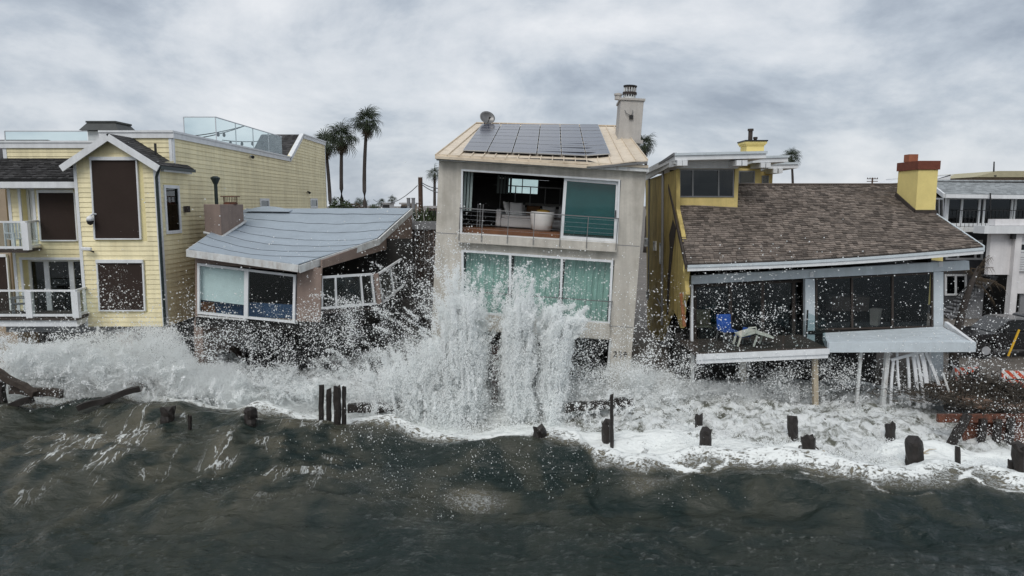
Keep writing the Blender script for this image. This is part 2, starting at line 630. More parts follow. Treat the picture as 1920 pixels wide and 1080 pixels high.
# ================================================================== yellow clapboard house
A = thing('clapboard_house', 'pale yellow clapboard house with gabled tower and glass railed roof deck', 'house', (P(225, 600, 27).x, 29, 0))
YT = 27.0
XT0, XT1 = P(149, 450, YT).x, P(302, 450, YT).x
ZB, ZE, ZAP = P(225, 612, YT).z, P(297, 302, YT).z, P(207, 258, YT).z
XM = (XT0 + XT1) / 2
YW = 27.9           # wing front wall
YM, YM2, YB = 28.35, 29.2, 51.4
ZPAR = P(325, 247, YM).z
ZTOP = P(612, 266, YB).z
YS0, YS1 = 43.1, 45.9
XWL = P(16, 380, YW).x
XUL = P(8, 275, YM2).x
ZPL = P(80, 266, YM2).z
# wall cores
MB().prism([(XT0, YT, ZB), (XT1, YT, ZB), (XT1, YT, ZE), (XM, YT, ZAP), (XT0, YT, ZE)], (0, .12, 0)).build('wall', m_yelback, A)
MB().prism([(XT1, YT + .125, ZB), (XT1, YB, ZB), (XT1, YB, ZTOP), (XT1, YS1, ZTOP), (XT1, YS0, ZPAR), (XT1, YM, ZPAR), (XT1, YM, ZE), (XT1, YT + .125, ZE)], (-.15, 0, 0)).build('wall', m_yelback, A)
box('wall', XT0, XT0 + .15, YT + .125, YM2, ZB, ZE, m_yelback, A)
box('wall', XM - 1.2, XT1 - .16, YM, YM + .15, ZE - .9, ZPAR, m_yelback, A)
box('wall', XM - 1.2, XM - 1.05, YM + .16, YB, ZE - .9, ZPAR, m_yelback, A)
box('wall', XUL, XM - 1.2, YM2, YM2 + .15, ZE - 1.2, ZPL, m_yelback, A)
box('wall', XUL, XUL + .15, YM2 + .16, YB, ZB, ZPL, m_yelback, A)
box('roof_deck', XUL + .16, XM - 1.21, YM2 + .16, YB, ZPL - .5, ZPL - .35, m_grey, A)
box('roof_deck', XM - 1, XT1 - .17, YM + .2, YB, ZPAR - .6, ZPAR - .45, m_grey, A)
box('floor_slab', XWL, XT1 - .2, YW + .4, YB - .2, ZB - .25, ZB - .02, m_dgrey, A)
zmid = P(100, 472, YW).z
box('floor_slab', XWL + .2, XT0 - .01, YW + .4, YB - .2, zmid - .2, zmid, m_dgrey, A)
# wing front wall with door recesses
ZWT = P(100, 340, YW).z
ud = [P(38, 352, YW), P(69, 462, YW)]
ld = [P(42, 487, YW), P(152, 600, YW)]


def uvh(x0, x1, z0, z1, W0, W1, Z0, Z1):
    return ((x0 - W0) / (W1 - W0), (x1 - W0) / (W1 - W0), (z0 - Z0) / (Z1 - Z0), (z1 - Z0) / (Z1 - Z0))


hU = uvh(ud[0].x, ud[1].x, ud[1].z, ud[0].z, XWL, XT0, ZB, ZWT)
hL = uvh(ld[0].x, XT0 - .12, ld[1].z, ld[0].z, XWL, XT0, ZB, ZWT)
MB().panel([(XWL, YW, ZB), (XT0 - .002, YW, ZB), (XT0 - .002, YW, ZWT), (XWL, YW, ZWT)], FR, .35, [hU, hL]).build('wall', m_yelback, A)
box('wall', XWL - .0, XWL + .15, YW + .36, YB, ZB, ZWT + .6, m_yelback, A)
siding(A, (0, YW, 0), (1, 0, 0), FR, ZB, ZWT, lambda z: (XWL + .12, XT0 - .01), holes=[(ud[0].x, ud[1].x, ud[1].z, ud[0].z), (ld[0].x, XT0, ld[1].z, ld[0].z), (P(73, 400, YW).x, P(142, 400, YW).x, P(100, 450, YW).z, P(100, 357, YW).z)])
for (c, cols, nm) in (((ud[0].x, ud[1].x, ud[1].z, ud[0].z), (.5,), 'balcony_door'), ((ld[0].x, XT0 - .12, ld[1].z, ld[0].z), (.26, .62), 'french_door')):
    y = YW + .3
    window(A, [(c[0], y, c[2]), (c[1], y, c[2]), (c[1], y, c[3]), (c[0], y, c[3])], FR, cols, (), .1, .1, 0, mg=g_smoke, name=nm, bar=.2)
    f4 = [(c[0] - .1, YW, c[2]), (c[1] + .1, YW, c[2]), (c[1] + .1, YW, c[3] + .1), (c[0] - .1, YW, c[3] + .1)]
    w_ = c[1] - c[0] + .2
    h_ = c[3] - c[2] + .1
    MB().panel(f4, FR, .06, [(.1 / w_, 1 - .1 / w_, -.01, 1 - .1 / h_)], .05).build('door_trim', m_white, A)
box('room_wall', XWL + .3, XT0 - .05, YW + 2.6, YW + 2.7, ZB, ZWT, m_dark, A)

# tower and side siding
tw = [(P(170, 300, YT).x, P(267, 300, YT).x, P(220, 452, YT).z, P(220, 294, YT).z), (P(181, 500, YT).x, P(273, 500, YT).x, P(220, 587, YT).z, P(220, 486, YT).z)]


def tower_rng(z):
    if z <= ZE:
        return XT0 + .1, XT1 - .12
    k = max(0, 1 - (z - ZE) / (ZAP - ZE))
    return XM - (XM - XT0 - .05) * k, XM + (XT1 - XM - .05) * k


siding(A, (0, YT, 0), (1, 0, 0), FR, ZB, ZAP - .05, tower_rng, holes=tw)
sw = [27.38, 28.65, P(318, 438, 28).z, P(318, 347, 28).z]


def side_rng(z):
    if z <= ZE:
        return YT + .12, YB - .1
    if z <= ZPAR - .02:
        return YM + .14, YB - .1
    k = min(1, (z - ZPAR) / (ZTOP - ZPAR))
    return YS0 + (YS1 - YS0) * k, YB - .1


smw = []
for (x0, x1, y0, y1) in ((490, 507, 372, 391), (584, 597, 372, 390)):
    ya, yb = (-XT1) * FPX / (960 - x0), (-XT1) * FPX / (960 - x1)
    ym = (ya + yb) / 2
    smw.append((ya, yb, P(x0, y1, ym).z, P(x0, y0, ym).z))
SX = V((1, 0, 0))
siding(A, (XT1, 0, 0), (0, 1, 0), SX, ZB, ZTOP - .02, side_rng, holes=[tuple(sw)] + smw)
siding(A, (0, YM, 0), (1, 0, 0), FR, ZE - .7, ZPAR - .05, lambda z: (XM - 1.2, XT1 - .12))
siding(A, (0, YM2, 0), (1, 0, 0), FR, ZE - 1.0, ZPL - .05, lambda z: (XUL + .1, XM - 1.2))
# window on the side wall and two small ones
for (ya, yb, za, zb) in [tuple(sw)] + smw:
    window(A, [(XT1, ya, za), (XT1, yb, za), (XT1, yb, zb), (XT1, ya, zb)], SX, (), (), .13, .06, .06, mg=g_smoke)
    box('window_backing', XT1 - .14, XT1 - .02 + .02, ya + .1, yb - .1, za + .1, zb - .1, m_dark, A)


def shade(parent, q, Y, lab=None):
    """roll-down sun shade: fabric, roller box, side guides, bottom bar"""
    a, b, c, d = [P(x, y, Y) for x, y in q]
    s = MB().panel([a, b, c, d], FR, .03, (), .06).build('window_shade', m_blind, parent, label=lab)
    MB().beam(lerp(d, c, -.03) + V((0, -.06, .03)), lerp(d, c, 1.03) + V((0, -.06, .03)), .14, .13).build('roller_box', m_white, s)
    MB().beam(a + V((0, -.06, -.02)), b + V((0, -.06, -.02)), .1, .05).build('bottom_bar', m_white, s)
    MB().beam(a + V((-.03, -.05, -.04)), d + V((-.03, -.05, -.03)), .06, .09, (0, 1, 0)).build('guide_rail', m_white, s)
    MB().beam(b + V((.03, -.05, -.04)), c + V((.03, -.05, -.03)), .06, .09, (0, 1, 0)).build('guide_rail', m_white, s)


shade(A, [(181, 447), (264, 447), (256, 299), (173, 299)], YT)
shade(A, [(190, 581), (272, 581), (268, 491), (185, 491)], YT)
shade(A, [(80, 450), (146, 450), (140, 360), (74, 360)], YW)
# corner boards, cap trims
tr = MB
for (x, y, z0, z1) in ((XT0 + .05, YT, ZB, ZE), (XT1 - .06, YT, ZB, ZE), (XWL + .06, YW, ZB, ZWT)):
    box('corner_board', x - .06, x + .06, y - .045, y + .02, z0, z1, m_white, A)
box('corner_board', XT1 - .02, XT1 + .045, YT - .0, YT + .12, ZB, ZE, m_white, A)
box('corner_board', XT1 - .02, XT1 + .045, YM, YM + .13, ZE, ZPAR - .1, m_white, A)
box('corner_board', XT1 - .12, XT1 + .0, YM - .045, YM - .001, ZE - .2, ZPAR - .1, m_white, A)
box('corner_board', XT1 - .02, XT1 + .045, YB - .1, YB, ZB, ZTOP - .1, m_white, A)
box('corner_board', XUL - .05, XUL + .1, YM2 - .045, YM2 + .02, ZE - .8, ZPL - .1, m_white, A)
for p, q in (((XT1, YM - .05, ZPAR), (XT1, YS0 + .1, ZPAR)), ((XT1, YS0, ZPAR - .05), (XT1, YS1 + .05, ZTOP + .02)), ((XT1, YS1, ZTOP), (XT1, YB, ZTOP)), ((XM - 1.3, YM, ZPAR + .003), (XT1 + .12, YM, ZPAR + .003)), ((XUL - .15, YM2, ZPL), (XM - 1.25, YM2, ZPL))):
    MB().beam(p, q, .26, .08).build('parapet_cap', m_white, A)
    o_ = V((.06, 0, -.15)) if p[0] == q[0] else V((0, -.06, -.15))
    MB().beam(V(p) + o_, V(q) + o_, .06, .22).build('fascia_board', m_white, A)
# rear gable roof behind the parapet step
rr_ = lambda u, v: V((lerp(XM - 1.0, XT1 - .16, u), lerp(YS0 + .05, YS1, v), lerp(ZPAR - .3, ZTOP - .02, v)))
MB().prism([(XT1 - .17, YS0, ZPAR - .4), (XT1 - .17, YS1, ZTOP - .03), (XT1 - .17, YB, ZTOP - .03), (XT1 - .17, YB, ZPAR - .4)], (-(XT1 - XM) - .9, 0, 0)).build('rear_roof', m_dkshingle, A)
shingles(A, rr_, 14, 10, mt=m_dkshingle)
# tower roof
YE = YT - .35
for s in (-1, 1):
    xe = XM + s * (XT1 - XM + .28)
    ze = ZE - .18
    ridge = lambda y: V((XM, y, ZAP + .12))
    S = (lambda xe_, ze_, s_: (lambda u, v: V((lerp(xe_, XM, v), (lerp(YE, YM + 1.2, u) if s_ > 0 else lerp(YM + 1.2, YE, u)), lerp(ze_, ZAP + .12, v)))))(xe, ze, s)
    a, b, c, d = S(0, 0), S(1, 0), S(1, 1), S(0, 1)
    nn = (b - a).cross(d - a).normalized()
    MB().panel([a, b, c, d], nn, .1, (), 0).build('roof', m_black, A)
    shingles(A, S, 13, 14, mt=m_dkshingle, name='roof_shingle')
    MB().beam((xe - s * .02, YE - .03, ze - .13), (XM - s * .0, YE - .03 - (.004 if s > 0 else 0), ZAP - .01), .05, .25, (0, 0, 1)).build('fascia_board', m_white, A)
MB().beam((XT1 + .3, YE, ZE - .26), (XT1 + .3, YM + 1.2, ZE - .26), .12, .12).build('gutter', m_pipe, A)
MB().beam((XT1 + .17, YT + .1, ZE - .32), (XT1 + .17, YM + 1.1, ZE - .32), .14, .14).build('soffit', m_white, A)
# wing awning roof
a0, a1 = P(-60, 336, 27.2), P(142, 336, 27.2)
b0, b1 = P(-40, 297, YM2 - .03), P(172, 297, YM2 - .03)
a1.x = b1.x = XT0 - .02
S = lambda u, v: lerp(lerp(a0, a1, u), lerp(b0, b1, u), v)
nn = (a1 - a0).cross(b0 - a0).normalized()
MB().panel([a0, a1, b1, b0], nn, .12, (), 0).build('awning_roof', m_black, A)
shingles(A, S, 12, 20, th=.05, mt=m_dkshingle, name='awning_shingle')
MB().beam(a0 + V((0, -.02, -.22)), a1 + V((0, -.02, -.22)), .08, .24).build('gutter', m_white, A)
box('soffit', a0.x, a1.x, 27.24, YW + .3, a0.z - .36, a0.z - .32, m_white, A)
# downpipe
MB().path([(XT1 + .22, YE + .1, ZE - .3), (XT1 + .02, YT - .1, ZE - .62), (XT1 + .0, YT - .1, ZB - .05)], .055, 10).build('downpipe', m_pipe, A)
# flared metal chimney cap behind the gable
cc = P(196, 246, 31.0)
for k, (w0, w1, z0, z1) in enumerate(((.62, .62, -.7, -.02), (.86, .62, 0, .34), (.66, .66, .345, .42))):
    d0, d1 = w0, w1
    MB().hexa([cc + V((sx * d0, sy * d0 + .4, z0)) for sx, sy in ((-1, -1), (1, -1), (1, 1), (-1, 1))] + [cc + V((sx * d1, sy * d1 + .4, z1)) for sx, sy in ((-1, -1), (1, -1), (1, 1), (-1, 1))]).build(('chimney', 'chimney_cap', 'chimney_lid')[k], (m_white, m_copper, m_copper)[k], A)
box('vent_pipe', XM + 1.15, XM + 1.22, 27.8, 27.87, ZE + .2, ZE + .75, m_black, A)

# glass railings of the roof deck
ZG = ZPAR + 1.15


def glass_run(parent, pts, nm='deck_railing'):
    rail = None
    for p, q in zip(pts[:-1], pts[1:]):
        p, q = V(p), V(q)
        d = (q - p).normalized()
        n = d.cross(V((0, 0, 1)))
        if rail is None:
            rail = MB().beam(V(pts[0]) + V((0, 0, ZG - ZPAR)), V(pts[1]) + V((0, 0, ZG - ZPAR)), .05, .04).build(nm, m_alu, parent)
        else:
            MB().beam(p + V((0, 0, ZG - ZPAR)), q + V((0, 0, ZG - ZPAR)), .05, .04).build('top_rail', m_alu, rail)
        k = max(1, round((q - p).length / 2.6))
        for i in range(k):
            a_, b_ = lerp(p, q, i / k) + d * .03, lerp(p, q, (i + 1) / k) - d * .03
            MB().panel([a_ + V((0, 0, .05)), b_ + V((0, 0, .05)), b_ + V((0, 0, ZG - ZPAR - .02)), a_ + V((0, 0, ZG - ZPAR - .02))], n, .015).build('glass_panel', g_rail, rail)
            MB().beam(lerp(p, q, i / k), lerp(p, q, i / k) + V((0, 0, ZG - ZPAR)), .035, .035).build('rail_post', m_alu, rail)


ya = (-XT1) * FPX / (960 - 420)
glass_run(A, [(XT1 - 1.6, ya, ZPAR), (XT1 - .1, ya, ZPAR), (XT1 - .1, 42.2, ZPAR)])
ZG0 = ZG
ZG = ZPAR + P(80, 246, YM2 + 1.2).z - ZPL
glass_run(A, [(P(10, 262, YM2 + 1.2).x, YM2 + 1.2, ZPL), (P(165, 262, YM2 + 1.2).x, YM2 + 1.2, ZPL)])
ZG = ZG0
# string lights over the deck
st = thing('string_lights', 'string of small dark bulbs hanging across the yellow house roof deck', 'string lights', (XT1 - 2, 35, ZPAR + 1))
for p, q, sag in ((V((XT1 - 5, 32.6, ZPAR + .35)), V((XT1 - .15, 36.5, ZG)), .35), (V((XT1 - 3.6, 32.6, ZPAR + .1)), V((XT1 - .15, 36.5, ZG)), .3), (V((XT1 - .8, 35.2, ZPAR + .3)), V((XT1 - .6, 41.8, ZPAR + .95)), .1)):
    pts = [lerp(p, q, i / 14) - V((0, 0, sag * 4 * (i / 14) * (1 - i / 14))) for i in range(15)]
    MB().path(pts, .022, 5).build('wire', m_black, st)
    for i in (2, 5, 8, 11):
        MB().lathe(pts[i] - V((0, 0, .22)), [(.03, 0), (.08, .06), (.075, .13), (.04, .22)], 8).build('bulb', m_black, st)

# balconies
def balcony(name, label, x0p, x1p, ytop, ybot, yfas, Yf, posts, xw, ang):
    zt, zb_, zf = P(40, ytop, Yf).z, P(40, ybot, Yf).z, P(40, yfas, Yf).z
    x0, x1 = P(x0p, ybot, Yf).x, P(x1p, ybot, Yf).x
    b = MB().prism([(x0, Yf - .1, zb_ - .1), (x1 + .08, Yf - .1, zb_ - .1), (xw, YW - .05, zb_ - .1), (x0, YW - .05, zb_ - .1)], (0, 0, -.09)).build('balcony', m_bsoff, A)
    MB().prism([(x0, Yf - .02, zb_ - .2), (x1, Yf - .02, zb_ - .2), (xw - .1, YW - .05, zb_ - .2), (x0, YW - .05, zb_ - .2)], (0, 0, -(zb_ - .2 - zf))).build('fascia', m_white, b)
    for z, h in ((zt, .07), (zb_, .09)):
        MB().beam((x0, Yf, z), (x1 + .04, Yf, z), .09, h).build('rail', m_white, b)
        MB().beam((x1, Yf + .045, z), (xw - .05, YW - .06, z), .09, h).build('rail', m_white, b)
    xs = [x0 - .5] + [P(p, ybot, Yf).x for p in posts]
    for p in xs[1:]:
        box('post', p - .12, p + .12, Yf - .07, Yf + .1, zb_ - .1, zt - .04, m_white, b)
    for p, q in zip(xs[:-1], xs[1:]):
        box('glass_panel', p + .13, q - .13, Yf, Yf + .012, zb_ + .05, zt - .04, g_railc, b)
    q0, q1 = V((x1, Yf + .1, 0)), V((xw - .05, YW - .08, 0))
    MB().panel([q0 + V((0, 0, zb_ + .05)), q1 + V((0, 0, zb_ + .05)), q1 + V((0, 0, zt - .04)), q0 + V((0, 0, zt - .04))], (1, 0, 0), .012).build('glass_panel', g_railc, b)
    return b


balcony('balcony', '', -60, 51, 416, 464, 472, 26.2, (51,), P(80, 470, YW).x, 0)
balcony('balcony', '', -60, 144, 545, 591, 612, 26.0, (57, 144), XT0 - .03, 0)
box('foundation_pier', P(219, 640, 27.4).x, P(250, 640, 27.4).x, 27.4, 28.0, -1.5, ZB - .26, mat('pink_pier', (0.42, 0.34, 0.31), .9, .1), A)
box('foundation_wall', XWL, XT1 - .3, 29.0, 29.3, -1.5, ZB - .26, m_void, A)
box('ledger_beam', XWL, XT1 - .05, 27.15, 27.45, ZB - .262, ZB - .02, m_grey, A)

# fittings on the tower
cd = thing('dome_camera', 'white dome security camera with black lens on bracket beside tall shade', 'camera', P(170, 411, YT - .3))
c0 = P(169, 414, YT - .3)
MB().lathe(c0, [(.02, -.17), (.1, -.12), (.125, -.03), (.13, 0)], 14).build('lens_dome', m_black, cd, smooth=True)
MB().lathe(c0, [(.13, .002), (.13, .1), (.08, .17), (.03, .19)], 14).build('housing', m_white, cd, smooth=True)
MB().path([c0 + V((0, 0, .18)), c0 + V((.05, .1, .26)), c0 + V((.1, .27, .26))], .035, 8).build('bracket', m_white, cd)
bc = thing('bullet_camera', 'white bullet security camera at left corner of the tower below dome camera', 'camera', P(165, 466, YT - .2))
c0 = P(162, 467, YT - .25)
MB().beam(c0 + V((-.2, 0, .02)), c0 + V((.2, 0, .0)), .13, .13).build('housing', m_white, bc, bevel=.03)
MB().path([c0 + V((.1, 0, -.05)), c0 + V((.13, .25, -.13))], .03, 8).build('bracket', m_black, bc)
wp = V((XT1 + .12, (-XT1) * FPX / (960 - 349), P(349, 392, 29.3).z))
wl_ = thing('wall_lamp', 'small square bronze wall lamp on yellow side wall near narrow window', 'lamp', wp)
MB().box(wp.x - .12, wp.x - .06, wp.y - .12, wp.y + .12, wp.z - .12, wp.z + .12).build('back_plate', m_steel, wl_)
MB().box(wp.x - .055, wp.x + .1, wp.y - .1, wp.y + .1, wp.z - .14, wp.z + .13).build('lamp_shade', m_bsoff, wl_)
for px_, py_, lab in ((477, 293, 'tiny spotlight high on yellow side wall below parapet'), (580, 360, 'tiny dark spotlight low on yellow side wall near rear corner')):
    y_ = (-XT1) * FPX / (960 - px_)
    c0 = V((XT1 + .1, y_, P(px_, py_, y_).z))
    s_ = thing('spotlight', lab, 'lamp', c0)
    MB().lathe(c0 + V((-.06, 0, 0)), [(.1, -.02), (.1, .06)], 10).build('base', m_white if px_ < 500 else m_black, s_)
    MB().path([c0, c0 + V((.1, -.18, -.06))], [.05, .09], 8).build('head', m_black, s_)
# rocking chair and bench on the balconies
def porch_chair(label, c, rz, m_, arm_h=.6, back=1.05):
    M_ = Matrix.Translation(c) @ Matrix.Rotation(rz, 4, 'Z')
    t = thing('porch_chair', label, 'chair', M=M_)
    for sx in (-1, 1):
        for sy in (-1, 1):
            MB(M_).beam((sx * .28, sy * .26, 0), (sx * .28, sy * .26, arm_h if sy < 0 else back), .05, .05).build('leg', m_, t)
        MB(M_).beam((sx * .28, -.33, arm_h + .03), (sx * .28, .26, arm_h + .03), .09, .04).build('armrest', m_, t)
    for i in range(5):
        y = -.24 + i * .11
        MB(M_).beam((-.26, y, .4), (.26, y, .4), .09, .03).build('seat_slat', m_, t)
    for i in range(4):
        MB(M_).beam((-.18 + i * .12, .27, .42), (-.18 + i * .12, .29, back), .07, .025, (0, 1, 0)).build('back_slat', m_, t)
    MB(M_).beam((-.3, .285, back - .02), (.3, .285, back - .02), .03, .08).build('top_rail', m_, t)
    return t


porch_chair('white slatted armchair on the upper balcony of the yellow house', V((P(30, 440, 26.9).x, 26.95, P(40, 464, 26.2).z - .1)), R(70), m_white)
porch_chair('grey slatted armchair on the lower balcony beside brown shade', V((P(36, 570, 26.9).x, 27.0, P(40, 591, 26.0).z - .1)), R(-60), m_grey, .62, .85)

# neighbouring house at the left edge
N = thing('tan_house', 'tan stucco house with dark roof at the far left edge', 'house', (-26, 30, 0))
xn = P(13, 400, 31).x
m_tanw = mat('tan_stucco', (0.36, 0.29, 0.22), .9, .1, 2, bump=.3)
box('wall', xn - 8, xn, 31, 44, -1, P(0, 300, 31).z, m_tanw, N)
MB().prism([(xn + .1, 30.5, P(0, 300, 30.5).z), (xn + .1, 45, P(0, 300, 30.5).z + .2), (xn + .1, 34, P(0, 262, 34).z)], (-9, 0, 0)).build('roof', m_dkshingle, N)
shade(N, [(-40, 590), (22, 590), (13, 480), (-40, 480)], 30.95, None)

# ================================================================== collapsed brown house
B = thing('collapsed_house', 'collapsed brown stucco beach house with sagging blue grey roof', 'house', (-9, 28, 0))
FL, FM, RK, RB, BLk = P(353, 467, 26.2), P(558, 496, 25.8), P(707, 447, 30.0), P(771, 390, 34.5), P(462, 391, 34.5)


def b_right(v):
    return lerp(FM, RK, v * 2) if v < .5 else lerp(RK, RB, v * 2 - 1)


def BS(u, v):
    p = lerp(lerp(FL, BLk, v), b_right(v), u)
    p.z -= .36 * math.sin(math.pi * u ** .9) * math.sin(math.pi * min(1, v * 1.15 + .0)) ** .7 if 0 < v < .87 else 0
    p.z += .02 * math.sin(u * 9 + v * 7) * min(1, v * 4) * min(1, (1 - v) * 4)
    return p


NS, NU = 8, 22
mb = MB()
for j in range(17):
    for i in range(NU + 1):
        mb.v.append(BS(i / NU, j / 16) - V((0, 0, .05)))
for j in range(16):
    for i in range(NU):
        a = j * (NU + 1) + i
        mb.f.append((a, a + 1, a + NU + 2, a + NU + 1))
        mb.r.append(.5)
o = mb.build('roof_deck', m_bsoff, B)
sm = o.modifiers.new('solid', 'SOLIDIFY')
sm.thickness = .14
sm.offset = -1
for k in range(NS):
    v0, v1 = k / NS, (k + 1) / NS + (.012 if k < NS - 1 else 0)
    rings = []
    for i in range(NU + 1):
        u = i / NU
        w = .004 * math.sin(i * 1.7 + k)
        a, m_, b = BS(u, max(0, v0 + w)), BS(u, (v0 + v1) / 2), BS(u, min(1, v1 + w))
        up = V((0, 0, 1))
        rings.append([a - up * .02, a + up * .018, m_ + up * .012, b + up * .001, b - up * .02])
    MB().rings(rings, True, True, random.random()).build('roofing_strip', m_bluegrey, B)
    if k:
        MB().path([r_[1] + V((0, -.012, -.004)) for r_ in rings], .007, 5).build('tar_seam', m_dgrey, B)
MB().beam(FL + V((-.05, -.03, -.15)), FM + V((.03, -.03, -.15)), .07, .27).build('fascia_board', m_wwhite, B)
MB().beam(FM + V((.06, -.02, -.18)), RK + V((.06, 0, -.15)), .07, .28).build('fascia_board', m_wwhite, B)
MB().beam(RK + V((.065, -.02, -.15)), RB + V((.06, 0, -.13)), .07, .26).build('fascia_board', m_wwhite, B)
MB().beam(FL + V((-.06, .02, -.15)), BLk + V((-.06, 0, -.15)), .07, .24).build('fascia_board', m_wwhite, B)
# lifted roofing membrane at the back
e = [BS(.04 + .26 * i / 8, .9) for i in range(9)]
MB().rings([[p + V((0, -.35, .02)), p + V((0, -.1, .05 + .22 * math.sin(math.pi * i / 8) ** .6)), p + V((0, .3, .1 + .12 * math.sin(math.pi * i / 8))), p + V((0, .3, .02)), p + V((0, -.1, .02))] for i, p in enumerate(e)], True, True).build('lifted_membrane', m_bluegrey, B)
# front wall with its broken picture window
fw = [P(366, 594, 26.65), P(600, 604, 26.4), P(603, 503, 26.4), P(366, 478, 26.65)]
MB().panel(fw, FR, .14, [(.02, .81, .03, .88)]).build('front_wall', m_stucco, B)
wf = window(B, [P(371, 588, 26.6), P(553, 606, 26.4), P(555, 515, 26.4), P(371, 493, 26.6)], FR, (.5,), (), .09, .12, .06, mf=m_white, mg=g_railc, name='picture_window', bar=.16)
MB().panel([P(376, 562, 26.75), P(459, 572, 26.7), P(461, 508, 26.7), P(375, 498, 26.75)], FR, .01).build('window_shade', m_pale, B, label='pale shade cloth hanging inside the left pane')
MB().panel([P(372, 592, 27.2), P(556, 612, 27.0), P(556, 572, 27.0), P(372, 562, 27.2)], FR, .06).build('knee_wall', m_blue, B)
MB().panel([P(376, 585, 27.1), P(405, 588, 27.1), P(400, 566, 27.1), P(376, 566, 27.1)], FR, .03).build('torn_board', m_orange, B)
MB().beam(P(520, 583, 27.6), P(556, 572, 26.9), .06, .05).build('loose_trim', m_wwhite, B)
MB().beam(P(372, 592, 26.55), P(463, 600, 26.45), .12, .05).build('sill', m_wwhite, B)
# right wall: leaning remains
WN = V((.75, -.65, 0))
MB().panel([P(604, 503, 26.55), P(716, 470, 30.4), P(716, 448, 30.4), P(604, 488, 26.55)], WN, .1).build('side_wall', m_stucco, B)
MB().panel([P(716, 470, 30.45), P(771, 456, 34.2), P(771, 400, 34.2), P(716, 447, 30.45)], WN, .1).build('side_wall', m_stucco, B)
window(B, [P(601, 580, 26.6), P(704, 571, 28.4), P(697, 512, 28.4), P(601, 518, 26.6)], (.5, -.86, 0), (.27, .76), (), .09, .14, .08, mf=m_white, mg=g_dark, name='casement_window', label='tilted casement window fallen out of the right wall', bar=.08)
window(B, [P(717, 569, 29.0), P(765, 528, 31.5), P(761, 478, 31.5), P(706, 513, 29.0)], WN, (.42,), (), .08, .1, .08, mf=m_white, mg=g_dark, name='casement_window', label='steeply tilted window frame hanging at the right end', bar=.06)
window(B, [P(741, 482, 31.2), P(762, 472, 32.4), P(759, 458, 32.4), P(740, 466, 31.2)], WN, (.5,), (), .06, .08, .05, mf=m_wwhite, mg=g_dark, name='clerestory_window')
MB().beam(P(705, 513, 28.6), P(711, 570, 28.6), .2, .2, (0, 1, 0)).build('corner_post', m_stucco, B)
MB().beam(P(604, 586, 26.5), P(708, 577, 28.6), .14, .1).build('sill', m_bsoff, B)
# floor, back, interior
MB().hexa([P(367, 612, 26.7), P(600, 622, 26.5), P(772, 590, 34), P(470, 545, 34), P(367, 594, 26.7), P(600, 604, 26.5), P(772, 570, 34), P(470, 530, 34)]).build('floor', m_dark, B)
box('back_wall', BLk.x, RB.x, 34.55, 34.7, 0, BLk.z - .15, m_stucco, B)
MB().panel([P(366, 720, 26.9), V((BLk.x, 34.5, -1)), V((BLk.x, 34.5, BLk.z - .2)), P(366, 480, 26.9)], (-1, 0, 0), .12).build('side_wall', m_stucco, B)
box('room_wall', -12.2, -4.5, 31.0, 31.1, 1.0, 6.6, m_dark, B)
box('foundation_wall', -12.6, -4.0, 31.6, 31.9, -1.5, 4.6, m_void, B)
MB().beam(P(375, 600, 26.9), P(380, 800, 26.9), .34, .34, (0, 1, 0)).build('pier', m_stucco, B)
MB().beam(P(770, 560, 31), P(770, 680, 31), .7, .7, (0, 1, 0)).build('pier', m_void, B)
# white gull-shaped splash stain left by flaking paint on the wall corner
# chimney
ch = V((P(384, 430, 29).x, 29.0, 0))
cx1 = P(415, 430, 29).x
cz = P(400, 383, 29).z
box('chimney', ch.x, cx1, 29.0, 31.5, BS(.1, .35).z - .8, cz, m_stucco, B, bevel=.02)
MB().path([V((ch.x - .03, 28.95, BS(0, .3).z + .06)), V((cx1 + .03, 28.95, BS(.1, .3).z + .06)), V((cx1 + .06, 31.55, BS(.1, .65).z + .12))], .06, 6).build('flashing', m_wwhite, B)
ca = V((P(432, 375, 30.6).x, 30.6, cz))
cage = MB().lathe(ca, [(.3, .0), (.3, .08), (.26, .081), (.26, .1)], 12).build('chimney_pot', m_rust, B)
MB().box(ca.x - .32, ca.x + .32, ca.y - .3, ca.y + .3, cz + .32, cz + .36).build('spark_arrestor_lid', m_rust, cage)
for k in range(12):
    a = 2 * math.pi * k / 12
    MB().path([ca + V((.28 * math.cos(a), .28 * math.sin(a), .1)), ca + V((.28 * math.cos(a), .28 * math.sin(a), .33))], .012, 4).build('cage_bar', m_rust, cage)
vp = V((P(406, 380, 30.2).x, 30.2, cz))
fl = MB().path([vp, vp + V((0, 0, .9))], .075, 10).build('flue_pipe', m_pipe, B)
MB().lathe(vp, [(.08, .86), (.2, 1.12), (.2, 1.16), (.12, 1.2), (.1, 1.22)], 12).build('flue_cap', m_pipe, fl)

